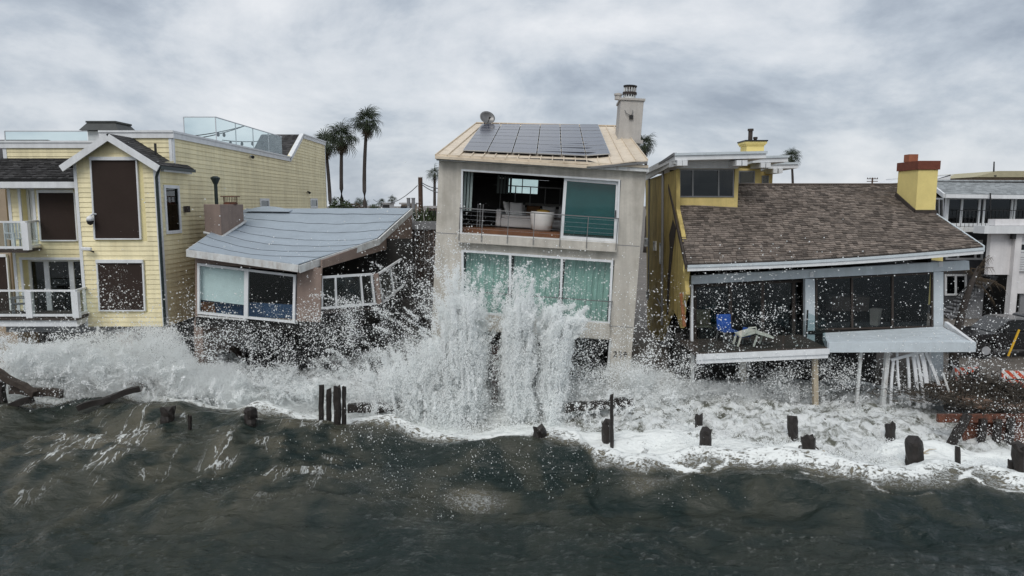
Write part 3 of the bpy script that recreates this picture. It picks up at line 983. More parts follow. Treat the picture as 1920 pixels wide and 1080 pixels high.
# planter wall in the gap
G = thing('planter_wall', 'weathered grey timber planter wall in the gap beside the pale stucco house', 'wall', (P(795, 420, 35.5).x, 35.5, 1))
q0, q1 = P(770, 430, 35.5), P(830, 430, 35.5)
box('cap_beam', q0.x, q1.x, 35.3, 35.6, q0.z, q0.z + .42, m_grey, G)
nb = 7
for i in range(nb):
    box('fence_board', lerp(q0.x, q1.x, i / nb) + .01, lerp(q0.x, q1.x, (i + 1) / nb) - .01, 35.4, 35.46, .3, q0.z - .003, m_bsoff, G)
for k, (px_, py_, lab) in enumerate(((783, 400, 'spiky succulent in planter beside the utility pole'), (797, 396, 'taller spiky succulent in the middle of the planter'), (810, 398, 'spiky succulent in planter against the pale stucco house'))):
    c0 = P(px_, 416, 35.9)
    s_ = thing('succulent', lab, 'plant', c0, group='succulents in the planter')
    for i in range(16):
        a, t = random.uniform(0, 6.28), random.uniform(.05, .5)
        L_ = random.uniform(.4, .95) * (1.1 if k == 1 else .85)
        d = V((math.cos(a) * t, math.sin(a) * t, 1)).normalized()
        s2 = V((-math.sin(a), math.cos(a), 0)) * .045
        b0 = c0 + V((random.uniform(-.25, .25), random.uniform(-.1, .1), 0))
        MB().add([b0 - s2, b0 + s2, b0 + d * L_ * .6 + s2 * 1.1, b0 + d * L_, b0 + d * L_ * .6 - s2 * 1.1], [(0, 1, 2, 3, 4)], random.random()).build('leaf', m_shrub, s_)

# ================================================================== pale stucco house with solar roof
CM = Matrix.Translation(P(1013, 620, 27)) @ Matrix.Rotation(R(-4), 4, 'Z') @ Matrix.Rotation(R(3.3), 4, 'Y')
C = thing('stucco_house', 'pale stucco three storey house with solar panels and teal windows', 'house', M=CM)
CMi = CM.inverted()


def c_(px, py, yl=0.0):
    return PL(CM, px, py, yl)


def cz_(px, py, z):
    o_, d_ = CMi @ CAM, CMi.to_3x3() @ ray(px, py)
    return o_ + d_ * ((z - o_.z) / d_.z)


xL, xR = c_(818, 420).x, c_(1204, 420).x
zt = c_(1013, 303).z
zb = -4.6
U0, U1, UZ0, UZ1 = c_(863, 385).x, c_(1160, 400).x, c_(1010, 445).z, c_(1010, 329).z
L0, L1, LZ0, LZ1 = c_(864, 530).x, c_(1148, 550).x, c_(1005, 594).z, c_(1005, 479).z
K0, K1, KZ1 = c_(872, 680).x, c_(1144, 680).x, c_(1005, 628).z


def CU(x0, x1, z0, z1):
    return uvh(x0, x1, z0, z1, xL, xR, zb, zt)


def cq(x0, x1, z0, z1, y=0.0):
    return [CM @ V((x0, y, z0)), CM @ V((x1, y, z0)), CM @ V((x1, y, z1)), CM @ V((x0, y, z1))]


CN = CM.to_3x3() @ FR
h3 = CU(K0, K1, zb, KZ1)
MB().panel(cq(xL, xR, zb, zt), CN, .3, [CU(U0, U1, UZ0, UZ1), CU(L0, L1, LZ0, LZ1), (h3[0], h3[1], -.01, h3[3])]).build('front_wall', m_conc, C)
zr = c_(1022, 233, 11.5).z
for x in (xL + .001, xR - .301):
    MB(CM).prism([(x, .302, zb), (x, 12.5, zb), (x, 12.5, zr - .3), (x, .302, zt - .02)], (.3, 0, 0)).build('side_wall', m_conc, C)
box('back_wall', xL + .31, xR - .31, 12.2, 12.49, zb, zr - .35, m_conc, C, CM)
for (px_, py_, xa, xb) in ((830, 437, xL, U0), (1185, 461, U1, xR), (1172, 613, L1, xR), (835, 585, xL, L0)):
    q = c_(px_, py_)
    box('wall_joint', xa + .004, xb - .03, -.006, .002, q.z - .012, q.z + .012, m_grey, C, CM)
for z in (UZ0 - .35, LZ0 - .3):
    box('floor_slab', xL + .31, xR - .31, .31, 12.1, z, z + .28, m_dgrey, C, CM)
box('balcony_ledge', U0 - .02, U1 + .02, -.3, -.002, c_(1010, 464, -.3).z, UZ0 - .04, m_conc, C, CM, bevel=.015)
box('lower_ledge', L0 - .02, L1 + .02, -.12, -.002, KZ1 + .04, LZ0 - .06, m_conc, C, CM, bevel=.015)
# lintel and fascia at the eave
box('fascia_board', xL - .06, xR + .06, -.28, -.002, c_(1013, 311, -.28).z, c_(1013, 304, -.28).z, m_wwhite, C, CM)
box('eave_trim', xL - .08, xR + .02, -.34, -.05, c_(1013, 304, -.3).z + .003, c_(1013, 299, -.3).z, m_cream, C, CM)
# roof
ra, rb, rd, re_ = c_(816, 293, -.4), c_(1213, 318, -.4), c_(893, 232, 11.5), c_(1166, 238, 11.5)


def CS(u, v, off=0.0):
    p = lerp(lerp(ra, rb, u), lerp(rd, re_, u), v)
    t = max(0, min(1, (u - .72) / .28))
    p.z += .32 * t * t * (3 - 2 * t) * (1 - v) + off
    return p


NP = 18
MB(CM).hexa([CS(0, 0, -.1), CS(.7, 0, -.1), CS(.7, 1, -.1), CS(0, 1, -.1), CS(0, 0, -.025), CS(.7, 0, -.025), CS(.7, 1, -.025), CS(0, 1, -.025)]).build('roof_deck', m_bsoff, C)
for i in range(NP):
    u0, u1 = i / NP, (i + 1) / NP
    a, b = CS(u0, -.01), CS(u1, -.01)
    MB(CM).hexa([CS(u0, 0, -.02), CS(u1, 0, -.02), CS(u1, 1, -.02), CS(u0, 1, -.02), CS(u0, 0, .02), CS(u1, 0, .02), CS(u1, 1, .02), CS(u0, 1, .02)], random.random()).build('roof_panel', m_cream, C)
for i in range(NP + 1):
    u = i / NP
    MB(CM).beam(CS(u, 0, .045), CS(u, 1, .045), .03, .07).build('standing_seam', m_cream, C)
MB(CM).beam(CS(0, 1, .05), CS(1, 1, .05), .3, .05).build('ridge_cap', m_cream, C)
MB(CM).beam(CS(0, 0, -.04), CS(.72, 0, -.04), .06, .1).build('drip_edge', m_cream, C)
MB(CM).beam(CS(.74, 0, -.06), CS(1, 0, -.05), .05, .08).build('bent_drip_edge', m_steel, C)
MB(CM).hexa([(xL + .31, -.04, zt + .01), (xR - .31, -.04, zt + .01), (xR - .31, 12.2, zr - .3), (xL + .31, 12.2, zr - .3), (xL + .31, -.04, zt + .05), (xR - .31, -.04, zt + .05), (xR - .31, 12.2, zr - .26), (xL + .31, 12.2, zr - .26)]).build('attic_board', m_dark, C)
# solar panels
def roof_uv(px, py, h):
    o_, d_ = CMi @ CAM, CMi.to_3x3() @ ray(px, py)
    u, v = .5, .5
    def err(u, v):
        p = lerp(lerp(ra, rb, u), lerp(rd, re_, u), v) + V((0, 0, h)) - o_
        q = d_ * (p.y / d_.y)
        return p.x - q.x, p.z - q.z
    for _ in range(30):
        e0 = err(u, v)
        eu, ev = err(u + 1e-3, v), err(u, v + 1e-3)
        a11, a12, a21, a22 = (eu[0] - e0[0]) / 1e-3, (ev[0] - e0[0]) / 1e-3, (eu[1] - e0[1]) / 1e-3, (ev[1] - e0[1]) / 1e-3
        det = a11 * a22 - a12 * a21
        u -= (a22 * e0[0] - a12 * e0[1]) / det
        v -= (a11 * e0[1] - a21 * e0[0]) / det
    return u, v


s4 = [roof_uv(867, 281, .16), roof_uv(1145, 293, .16), roof_uv(1122, 233, .16), roof_uv(903, 232, .16)]
rn = (lerp(rb, re_, .5) - lerp(ra, rd, .5)).cross(lerp(rd, re_, .5) - lerp(ra, rb, .5)).normalized()


def SP(u, v):
    uu = [lerp(lerp(s4[0][k], s4[1][k], u), lerp(s4[3][k], s4[2][k], u), v) for k in (0, 1)]
    return CS(uu[0], uu[1], .16)


for i in range(6):
    for j in range(4):
        g = .004
        u0, u1, v0, v1 = i / 6 + g, (i + 1) / 6 - g, j / 4 + g, (j + 1) / 4 - g
        q = [CM @ SP(u0, v0), CM @ SP(u1, v0), CM @ SP(u1, v1), CM @ SP(u0, v1)]
        rw = CM.to_3x3() @ rn
        fr_ = MB().panel(q, rw, .04, [(.016, .984, .006, .496), (.016, .984, .504, .994)], .0).build('solar_panel', m_alu if True else None, C)
        for (a0, a1) in ((.006, .496), (.504, .994)):
            uu0, uu1 = lerp(u0, u1, .016), lerp(u0, u1, .984)
            vv0, vv1 = lerp(v0, v1, a0), lerp(v0, v1, a1)
            pn = MB().panel([CM @ SP(uu0, vv0), CM @ SP(uu1, vv0), CM @ SP(uu1, vv1), CM @ SP(uu0, vv1)], rw, .02, (), -.006)
            rnd_ = random.random()
            pn.r = [rnd_] * len(pn.r)
            pn.build('cell_field', m_solar, fr_)
for j in range(8):
    MB(CM).beam(SP(.005, j / 8 + .06) - rn * .1, SP(.995, j / 8 + .06) - rn * .1, .05, .08).build('mounting_rail', m_black, C)
# chimney
hx0, hx1 = c_(1161, 230, 6.2).x, c_(1204, 230, 6.2).x
hz1 = c_(1180, 188, 6.2).z
hz0 = c_(1180, 266, 6.2).z
box('chimney', hx0, hx1, 6.2, 8.2, hz0 - .8, hz1, m_chim, C, CM, bevel=.02)
box('chimney_coping', hx0 - .06, hx1 + .06, 6.13, 8.27, hz1 + .003, hz1 + .1, m_chim, C, CM)
MB(CM).beam((hx0 - .1, 6.12, hz0 + .02), (hx1 + .1, 6.12, hz0 + .02), .12, .16).build('chimney_flashing', m_chim, C)
cp = V((c_(1180, 185, 7.0).x, 7.0, hz1 + .1))
pot = MB(CM).lathe(cp, [(.3, 0), (.3, .12), (.28, .121), (.28, .16)], 14).build('chimney_pot', m_wwhite, C)
for z_, r_ in ((.3, .34), (.36, .34), (.62, .3)):
    MB(CM).lathe(cp, [(r_, z_ - .02), (r_, z_ + .03)], 14).build('cage_ring', m_bsoff, pot)
for k in range(14):
    a = 2 * math.pi * k / 14
    MB(CM).path([cp + V((.27 * math.cos(a), .27 * math.sin(a), .14)), cp + V((.27 * math.cos(a), .27 * math.sin(a), .64))], .03, 4).build('cage_bar', m_wwhite, pot)
MB(CM).lathe(cp, [(.33, .651), (.33, .7), (.1, .74)], 14).build('cage_lid', m_black, pot)
MB(CM).lathe(cp + V((-.55, -.1, 0)), [(.16, 0), (.16, .2), (.2, .201), (.2, .28), (.06, .32)], 10).build('vent_cap', m_chim, C)
jb = MB(CM).box((hx0 + hx1) / 2 - .09, (hx0 + hx1) / 2 + .09, 6.1, 6.199, hz0 + 1.05, hz0 + 1.23).build('junction_box', m_black, C)
for dx in (-.32, .05):
    MB(CM).path([((hx0 + hx1) / 2, 6.15, hz0 + 1.2), ((hx0 + hx1) / 2 + dx * .8, 6.12, hz0 + 1.3), ((hx0 + hx1) / 2 + dx, 6.12, hz0 + 1.45)], .02, 5).build('cable', m_steel, jb)
# satellite dish
dc = c_(912, 223, 10.6)
dM = CM @ Matrix.Translation(dc) @ Matrix.Rotation(R(25), 4, 'Z') @ Matrix.Rotation(R(68), 4, 'X')
ds = thing('satellite_dish', 'dark grey satellite dish on the ridge left of the solar panels', 'satellite dish', M=dM)
MB(dM).lathe((0, 0, 0), [(.03, .0), (.2, .035), (.36, .11), (.43, .17), (.43, .185), (.35, .13), (.2, .055), (.03, .02)], 22, 1, .85).build('reflector', m_steel, ds, smooth=True)
MB(dM).path([(0, -.33, .12), (0, -.2, .5)], .02, 6).build('feed_arm', m_black, ds)
MB(dM).lathe((0, -.2, .46), [(.05, 0), (.05, .1)], 8).build('feed_horn', m_black, ds)
dw = dM.translation
fz = CM @ CS(.02, .93, .0)
MB().path([dw, dw + V((-.12, .1, -.2)), V((dw.x - .2, dw.y + .1, dw.z - .55))], .035, 6).build('mast', m_steel, ds)
# upper opening: frame, sliding door, room
WQ = [CM @ c_(863, 440, -.02), CM @ c_(1158, 458, -.02), CM @ c_(1163, 337, -.02), CM @ c_(865, 317, -.02)]
window(C, WQ, CN, (), (), .07, .12, .04, mf=m_white, name='opening_frame', skip=(0,))
sd_ = window(C, [CM @ c_(1050, 447, .12), CM @ c_(1156, 454, .12), CM @ c_(1161, 341, .12), CM @ c_(1058, 333, .12)], CN, (), (), .12, .07, .04, mf=m_white, mg=g_teal, name='sliding_door')
hb = c_(1154, 400, .0)
MB(CM).beam((hb.x, -.03, hb.z - .18), (hb.x, -.03, hb.z + .12), .04, .05, (0, 1, 0)).build('handle', m_black, sd_)
m_teal_back = mat('teal_backing', (0.13, 0.36, 0.37), .8, .15, 1.0)
MB().panel([CM @ c_(1056, 440, .4), CM @ c_(1152, 448, .4), CM @ c_(1158, 345, .4), CM @ c_(1062, 338, .4)], CN, .01).build('teal_panel', m_teal_back, C)  # plain teal panel set behind the door glass for its teal tone
RX0, RX1, RY1 = xL + .32, xR - .32, 7.5
fz0 = c_(965, 428, 2.2).z - .035
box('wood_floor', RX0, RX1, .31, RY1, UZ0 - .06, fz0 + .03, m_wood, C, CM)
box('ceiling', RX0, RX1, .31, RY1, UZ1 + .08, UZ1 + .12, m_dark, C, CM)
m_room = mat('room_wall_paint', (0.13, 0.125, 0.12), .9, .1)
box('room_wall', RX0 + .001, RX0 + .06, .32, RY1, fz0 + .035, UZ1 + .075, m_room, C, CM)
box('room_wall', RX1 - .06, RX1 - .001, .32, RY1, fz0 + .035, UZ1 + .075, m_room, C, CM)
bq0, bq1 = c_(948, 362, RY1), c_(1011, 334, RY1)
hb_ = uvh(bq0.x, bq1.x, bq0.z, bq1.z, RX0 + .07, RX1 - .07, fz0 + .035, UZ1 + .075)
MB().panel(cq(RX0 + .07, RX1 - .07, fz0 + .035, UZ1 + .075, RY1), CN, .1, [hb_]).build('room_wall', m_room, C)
window(C, cq(bq0.x, bq1.x, bq0.z, bq1.z, RY1), CN, (.5,), (), .04, .08, .02, mf=m_black, mg=g_tealc, name='rear_window')
m_daylit = None
# the wall behind has a matching opening so daylight comes through
bw2 = [c_(930, 372, 12.2), c_(1030, 325, 12.2)]
bpy.data.objects.remove([x for x in C.children if x.name.startswith('back_wall')][0])
MB().panel(cq(xL + .31, xR - .31, zb, zr - .35, 12.2), CN, .29, [uvh(bw2[0].x, bw2[1].x, bw2[0].z, bw2[1].z, xL + .31, xR - .31, zb, zr - .35)]).build('back_wall', m_conc, C)
# vertical blinds at the left
for i in range(7):
    x = RX0 + .12 + i * .13
    box('blind_slat', x, x + .09, .5 + .02 * (i % 2), .52 + .02 * (i % 2), fz0 + .7, UZ1 + .02, m_vblind, C, CM)
for i in range(5):
    x = c_(930 + i * 5, 350, 3.5).x
    box('blind_slat', x, x + .1, 4.0 + i * .3, 4.02 + i * .3, c_(930, 362, 4).z, c_(930, 328, 4).z, m_vblind, C, CM)
# interior guard rail
for i in range(6):
    x = c_(938 + i * 28, 370, 5.5).x
    MB(CM).path([(x, 5.5, fz0 + .03), (x, 5.5, fz0 + 1.9)], .025, 6).build('newel', m_steel, C)
MB(CM).beam((c_(925, 352, 5.5).x, 5.5, fz0 + 1.9), (c_(1095, 352, 5.5).x, 5.5, fz0 + 1.9), .05, .05).build('inner_rail', m_steel, C)


# cable railings
def cable_rail(pa, pb, yb, posts, y, n_c):
    A_, B_ = c_(*pa, y), c_(*pb, y)
    rl = MB(CM).beam(A_, B_, .04, .04).build('cable_railing', m_steel, C)
    zb_ = c_(1010, yb, y).z
    for p in posts:
        t = (p - pa[0]) / (pb[0] - pa[0])
        q = lerp(A_, B_, t)
        MB(CM).beam((q.x, y, zb_ - .25), (q.x, y, q.z), .03, .02, (0, 1, 0)).build('post', m_steel, rl)
    for k in range(n_c):
        z_ = lerp(zb_, A_.z, (k + .5) / n_c)
        MB(CM).beam((A_.x, y, z_), (B_.x, y, z_ + (B_.z - A_.z)), .004, .004).build('cable', m_alu, rl)
    for q in (A_, B_):
        MB(CM).beam((q.x, y, q.z), (q.x, -.02, q.z), .04, .04).build('bracket', m_steel, rl)


cable_rail((862, 390), (1160, 410), 448, (863, 906, 955, 1004, 1054, 1104, 1159), -.36, 6)
cable_rail((862, 545), (1148, 566), 592, (863, 900, 950, 1002, 1050, 1098, 1147), -.2, 5)
# lower windows with curtains
LQ = [CM @ c_(866, 586, -.02), CM @ c_(1144, 608, -.02), CM @ c_(1150, 488, -.02), CM @ c_(865, 468, -.02)]
window(C, LQ, CN, (.325, .665), (), .09, .14, .04, mf=m_white, mg=g_tealc, name='window_wall', bar=.09)
for k, (u0, u1, lab) in enumerate(((.02, .31, 'teal pleated curtain behind the left lower pane of the stucco house'), (.34, .65, 'teal pleated curtain behind the middle lower pane of the stucco house'), (.68, .98, 'teal pleated curtain behind the right lower pane of the stucco house'))):
    n_ = 90
    ring = []
    x0, x1 = lerp(L0, L1, u0), lerp(L0, L1, u1)
    ph = random.uniform(0, 6)
    for i in range(n_ + 1):
        t = i / n_
        x = lerp(x0, x1, t)
        y = .42 + .06 * math.sin(t * 44 + ph + 2.2 * math.sin(t * 7 + k)) + .025 * math.sin(t * 97 + k)
        ring.append([V((x, y, LZ0 - .1)), V((x + .01, y + .01, LZ1 + .08))])
    MB(CM).rings(ring, False, False).build('curtain', m_curtain, None, True, lab, 'curtain', 'teal curtains of the stucco house')
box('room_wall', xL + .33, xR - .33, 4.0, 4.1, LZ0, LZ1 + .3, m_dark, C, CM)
# ground storey
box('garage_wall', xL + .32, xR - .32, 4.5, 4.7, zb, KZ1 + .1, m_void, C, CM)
box('garage_frame', K1 - .1, K1 - .004, -.0 + .05, .2, zb, KZ1 - .01, m_wwhite, C, CM)
# house number on the right pillar
fc = bpy.data.curves.new('house_number', 'FONT')
fc.body = '239'
fc.size = .34
fc.extrude = .012
fc.space_character = 1.15
fc_o = bpy.data.objects.new('number_text', fc)
COL.objects.link(fc_o)
bpy.context.view_layer.update()
nm_ = bpy.data.meshes.new_from_object(fc_o.evaluated_get(bpy.context.evaluated_depsgraph_get()))
bpy.data.objects.remove(fc_o)
fo = bpy.data.objects.new('house_number', nm_)
COL.objects.link(fo)
nm_.materials.clear()
nm_.materials.append(m_black)
fo.parent = C
hn = c_(1149, 669, -.02)
fo.matrix_basis = Matrix.Translation(V((hn.x, -.02, hn.z))) @ Matrix.Rotation(R(90), 4, 'X')


# furniture in the upper room
def cloc(px, py, yl=2.2):
    p = c_(px, py, yl)
    return V((p.x, p.y, fz0 + .035))


sp_ = cloc(938, 427)
sM = CM @ Matrix.Translation(V((sp_.x, sp_.y, fz0 + .032)))
sf = thing('sofa', 'white slip covered sectional sofa in the open upper room', 'sofa', M=sM)
W_, D_ = 1.35, 2.6
MB(sM).box(0, W_, 0, 1.0, .05, .42).build('chaise', m_sofa, sf, bevel=.05)
MB(sM).box(-.0, W_ + 2.4, 1.02, 2.0, .05, .42).build('seat_base', m_sofa, sf, bevel=.05)
MB(sM).box(.02, W_ - .02, -.02, 1.0, .43, .56).build('seat_cushion', m_sofa, sf, bevel=.05)
MB(sM).box(-.22, -.01, 0, 2.25, .05, .78).build('arm', m_sofa, sf, bevel=.06)
MB(sM).box(0, W_ + 2.4, 2.02, 2.3, .05, .9).build('backrest', m_sofa, sf, bevel=.06)


def cushion(label, M_, m_, w=.55, grp='cushions on the sofa'):
    n_ = 8
    rings = []
    for s in np.linspace(-1, 1, 9):
        t = .1 * math.sqrt(max(0.02, 1 - s * s))
        rings.append([V((w / 2 * s, t * math.sin(a) * (1 - .6 * abs(math.cos(a)) ** 3), w / 2 * math.copysign(abs(math.cos(a)) ** .45, math.cos(a)) * (.92 + .08 * abs(s)))) for a in [2 * math.pi * k / 16 for k in range(16)]])
    MB(M_).rings(rings).build('cushion', m_, None, True, label, 'cushion', grp)


for (x, y, z, rz, rx, m_, lab, w) in ((.22, .55, .84, 70, -18, m_sofa, 'leftmost white cushion leaning on the sofa arm', .6), (.62, .5, .82, 20, -14, m_sofa, 'white cushion in front on the sofa chaise', .58), (.6, 1.75, .72, 0, -15, m_sofa, 'white cushion against the sofa back near the corner', .62), (1.3, 1.7, .70, 0, -15, m_brownfab, 'tan brown cushion in the middle of the sofa', .62), (2.0, 1.75, .72, 0, -15, m_sofa, 'white cushion right of the brown one on the sofa', .62), (2.75, 1.75, .74, 0, -12, m_sofa, 'rightmost white cushion on the sofa beside the glass door', .62)):
    cushion(lab, sM @ Matrix.Translation(V((x, y, z))) @ Matrix.Rotation(R(rz), 4, 'Z') @ Matrix.Rotation(R(rx), 4, 'X'), m_, w)
ac = cloc(1015, 432, 1.2)
aM = CM @ Matrix.Translation(V((ac.x, ac.y + .1, fz0 + .032)))
ar = thing('barrel_chair', 'white rounded barrel armchair seen from behind in the open upper room', 'chair', M=aM)
MB(aM).lathe((0, 0, 0), [(.32, .0), (.4, .05), (.46, .3), (.5, .6), (.5, .74), (.47, .78), (.42, .76), (.4, .45)], 28).build('shell', m_sofa, ar, smooth=True)
MB(aM).lathe((0, .02, 0), [(.38, .36), (.39, .44), (.36, .48), (.1, .49)], 24).build('seat_cushion', m_sofa, ar, smooth=True)
cushion('gold cushion on the white barrel armchair', aM @ Matrix.Translation(V((.02, .12, .72))) @ Matrix.Rotation(R(-65), 4, 'X'), m_gold, .55, 'cushions on the armchair')
tb = cloc(1046, 436, 1.6)
tM = CM @ Matrix.Translation(V((tb.x, tb.y, fz0 + .032)))
t_ = thing('side_table', 'small dark side table beside the sliding glass door', 'table', M=tM)
MB(tM).box(-.3, .3, -.25, .25, .5, .55).build('table_top', m_bsoff, t_)
for sx in (-1, 1):
    for sy in (-1, 1):
        MB(tM).box(sx * .27 - .02, sx * .27 + .02, sy * .22 - .02, sy * .22 + .02, 0, .5).build('leg', m_bsoff, t_)
dt = thing('console_table', 'pale long console table at the back of the open upper room', 'table', M=CM @ Matrix.Translation(V((c_(985, 385, 6.4).x, 6.4, fz0 + .032))))
dM2 = CM @ Matrix.Translation(V((c_(985, 385, 6.4).x, 6.4, fz0 + .032)))
MB(dM2).box(0, 3.0, 0, .7, 1.0, 1.12).build('table_top', m_chim, dt)
for x in (.1, 2.8):
    MB(dM2).box(x, x + .1, .1, .6, 0, 1.0).build('leg', m_bsoff, dt)
for i, px_ in enumerate((892, 897, 902)):
    b0 = cloc(px_, 432, .8)
    o = MB(CM).path([b0 + V((0, .3, 0)), b0 + V((0, .3, .95))], .03, 8).build('standing_post', m_steel, None, False, ('left', 'middle', 'right')[i] + ' of three thin grey standing posts behind the cable railing', 'post', 'thin posts in the upper room')

# ================================================================== mustard house with brown shingle roof
D = thing('shingle_roof_house', 'mustard stucco house with sagging brown shingle roof and broken white decks', 'house', (12, 29, 0))
EL, ER, RL, RR = P(1289, 495, 25.6), P(1843, 462, 25.8), P(1256, 346, 31.4), P(1685, 346, 31.4)


def DS(u, v):
    p = lerp(lerp(EL, ER, u), lerp(RL, RR, u), v)
    p.z -= .1 * math.sin(math.pi * u) * (1 - v) + .09 * math.sin(math.pi * v) * math.sin(math.pi * u * 1.4) ** 2 + .03 * math.sin(u * 17 + v * 5) * math.sin(math.pi * v)
    return p


mb = MB()
for j in range(13):
    for i in range(31):
        mb.v.append(DS(i / 30, j / 12))
for j in range(12):
    for i in range(30):
        a = j * 31 + i
        mb.f.append((a, a + 1, a + 32, a + 31))
        mb.r.append(.5)
o = mb.build('roof_deck', m_bsoff, D)
sm = o.modifiers.new('solid', 'SOLIDIFY')
sm.thickness, sm.offset = .14, -1
DOR = (P(1268, 360, 29.6).x, P(1383, 360, 29.6).x)


def dclip(u, v):
    p = DS(u, v)
    return not (p.y > 29.62 and p.x < DOR[1])


shingles(D, DS, 42, 46, th=.042, keep=300, mt=m_brshingle, clip=dclip, width=(.6, 1.25))
MB().panel([V((RL.x + .8, 36.5, RL.z - 2.2)), V((RR.x, 36.5, RR.z - 2.2)), RR + V((0, .02, 0)), RL + V((.8, .02, 0))], (0, 1, 1), .12).build('rear_roof', m_brshingle, D)
MB().beam(RL + V((0, 0, .03)), RR + V((0, 0, .03)), .25, .05).build('ridge_cap', m_brshingle, D)
ep = [DS(i / 10, 0) for i in range(11)]
for (z0, z1, y0, y1, nm, mm) in ((-.04, -.13, -.10, .02, 'gutter', m_paleblue), (-.13, -.27, -.06, .02, 'fascia_board', m_white)):
    MB().rings([[p + V((0, y0, z1)), p + V((0, y1, z1)), p + V((0, y1, z0)), p + V((0, y0, z0))] for p in ep]).build(nm, mm, D)
for side, x_ in ((0, -.05), (1, .05)):
    rk = [DS(side, i / 8) for i in range(9)]
    MB().rings([[p + V((x_ - .03, 0, -.2)), p + V((x_ + .03, 0, -.2)), p + V((x_ + .03, 0, .02)), p + V((x_ - .03, 0, .02))] for p in rk]).build('rake_board', m_bsoff if side == 0 else m_paleblue, D)

# left side wall, torn at the front
wa, wb = V((6.72, 26.6, 0)), V((7.85, 40, 0))
wn = V((wb.y - wa.y, -(wb.x - wa.x), 0)).normalized() * -1


def WD(px, py):
    d = ray(px, py)
    return CAM + d * ((wa - CAM).dot(wn) / d.dot(wn))


poly = [(1268, 318), (1268, 392), (1276, 430), (1283, 470), (1287, 500), (1284, 527), (1286, 552), (1280, 566), (1276, 615), (1268, 592), (1262, 580), (1250, 602), (1238, 640), (1214, 640), (1211, 338)]
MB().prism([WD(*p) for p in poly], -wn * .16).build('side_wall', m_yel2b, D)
crack = [(1262, 412), (1268, 428), (1262, 470), (1257, 520), (1253, 590), (1250, 590), (1252, 525), (1256, 470), (1255, 440)]
MB().prism([WD(*p) + wn * .012 for p in crack], -wn * .02).build('wall_crack', m_bsoff, D)
for px_, y0, y1, r_ in ((1246, 318, 610, .06), (1220, 335, 560, .05)):
    a, b = WD(px_, y0) + wn * .08, WD(px_ - 2, y1) + wn * .08
    MB().path([a, b], r_, 8).build('downpipe', m_grey, D)
for q in ((1210, 1217, 446, 462), (1226, 1231, 452, 470), (1238, 1244, 455, 495), (1213, 1217, 545, 562)):
    window(D, [WD(q[0], q[3]), WD(q[1], q[3]), WD(q[1], q[2]), WD(q[0], q[2])], wn, (), (), .08, .06, .05, mf=m_wwhite, mg=g_smoke)
MB().beam(WD(1238, 560) + wn * .15, WD(1246, 576) + wn * .15, .06, .06).build('meter_pipe', m_grey, D)
MB().beam(P(1273, 625, 27), P(1277, 660, 27), .3, .2, (0, 1, 0)).build('broken_footing', m_void, D)
MB().beam(P(1277, 550, 26.7), P(1283, 612, 26.7), .12, .1, (0, 1, 0)).build('torn_stud', m_orange, D)
MB().beam(P(1281, 548, 26.5), P(1286, 575, 26.5), .05, .05, (0, 1, 0)).build('torn_stud', m_wwhite, D)
# ragged flap of stucco at the torn edge
MB().prism([P(1283, 490, 26.45), P(1289, 512, 26.45), P(1285, 523, 26.45), P(1281, 505, 26.5)], (0, .05, 0)).build('stucco_flap', m_yel3, D)

# upper storey: three stepped bays under flat roofs
def bay(x0, x1, y0, y1, Y, depth, win, cols, ro, Yr, tails):
    a, b = P(x0, y1, Y), P(x1, y1, Y)
    zt_ = P(x0, y0, Y).z
    hole = []
    if win:
        wq = [P(win[0], win[3], Y), P(win[1], win[3], Y), P(win[1], win[2], Y), P(win[0], win[2], Y)]
        hole = [uvh(wq[0].x, wq[1].x, wq[0].z, wq[2].z, a.x, b.x, a.z - 1, zt_)]
    MB().panel([(a.x, Y, a.z - 1), (b.x, Y, a.z - 1), (b.x, Y, zt_), (a.x, Y, zt_)], FR, .12, hole).build('bay_wall', m_yel2, D)
    box('bay_wall', b.x - .12, b.x - .001, Y + .121, Y + depth, a.z - 1, zt_, m_yel2, D)
    if win:
        window(D, wq, FR, cols, (), .06, .08, .03, mf=m_steel, mg=g_smoke, name='bay_window', bar=.06)
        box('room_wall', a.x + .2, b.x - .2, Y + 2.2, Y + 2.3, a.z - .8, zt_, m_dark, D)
    p, q, zf = P(ro[0], ro[2], Yr), P(ro[1], ro[3], Yr), P(ro[0], ro[4], Yr).z
    th = .27
    rs = MB().hexa([V((p.x, Yr, p.z - th)), V((q.x, Yr, q.z - th)), V((q.x + .4, 40, q.z - th)), V((p.x + .9, 40, p.z - th - .1)), V((p.x, Yr, p.z)), V((q.x, Yr, q.z)), V((q.x + .4, 40, q.z)), V((p.x + .9, 40, p.z - .1))]).build('flat_roof', m_white, D)
    MB().beam(V((p.x - .02, Yr - .03, p.z - .03)), V((q.x + .03, Yr - .03, q.z - .03)), .06, .1).build('roof_edge', m_paleblue, rs)
    for t in tails:
        c = P(t, ro[2] + 20, Yr - .05)
        box('rafter_tail', c.x - .1, c.x + .1, Yr - .1, Y + .3, p.z - th - .22, p.z - th - .002, m_white, rs)
    return rs


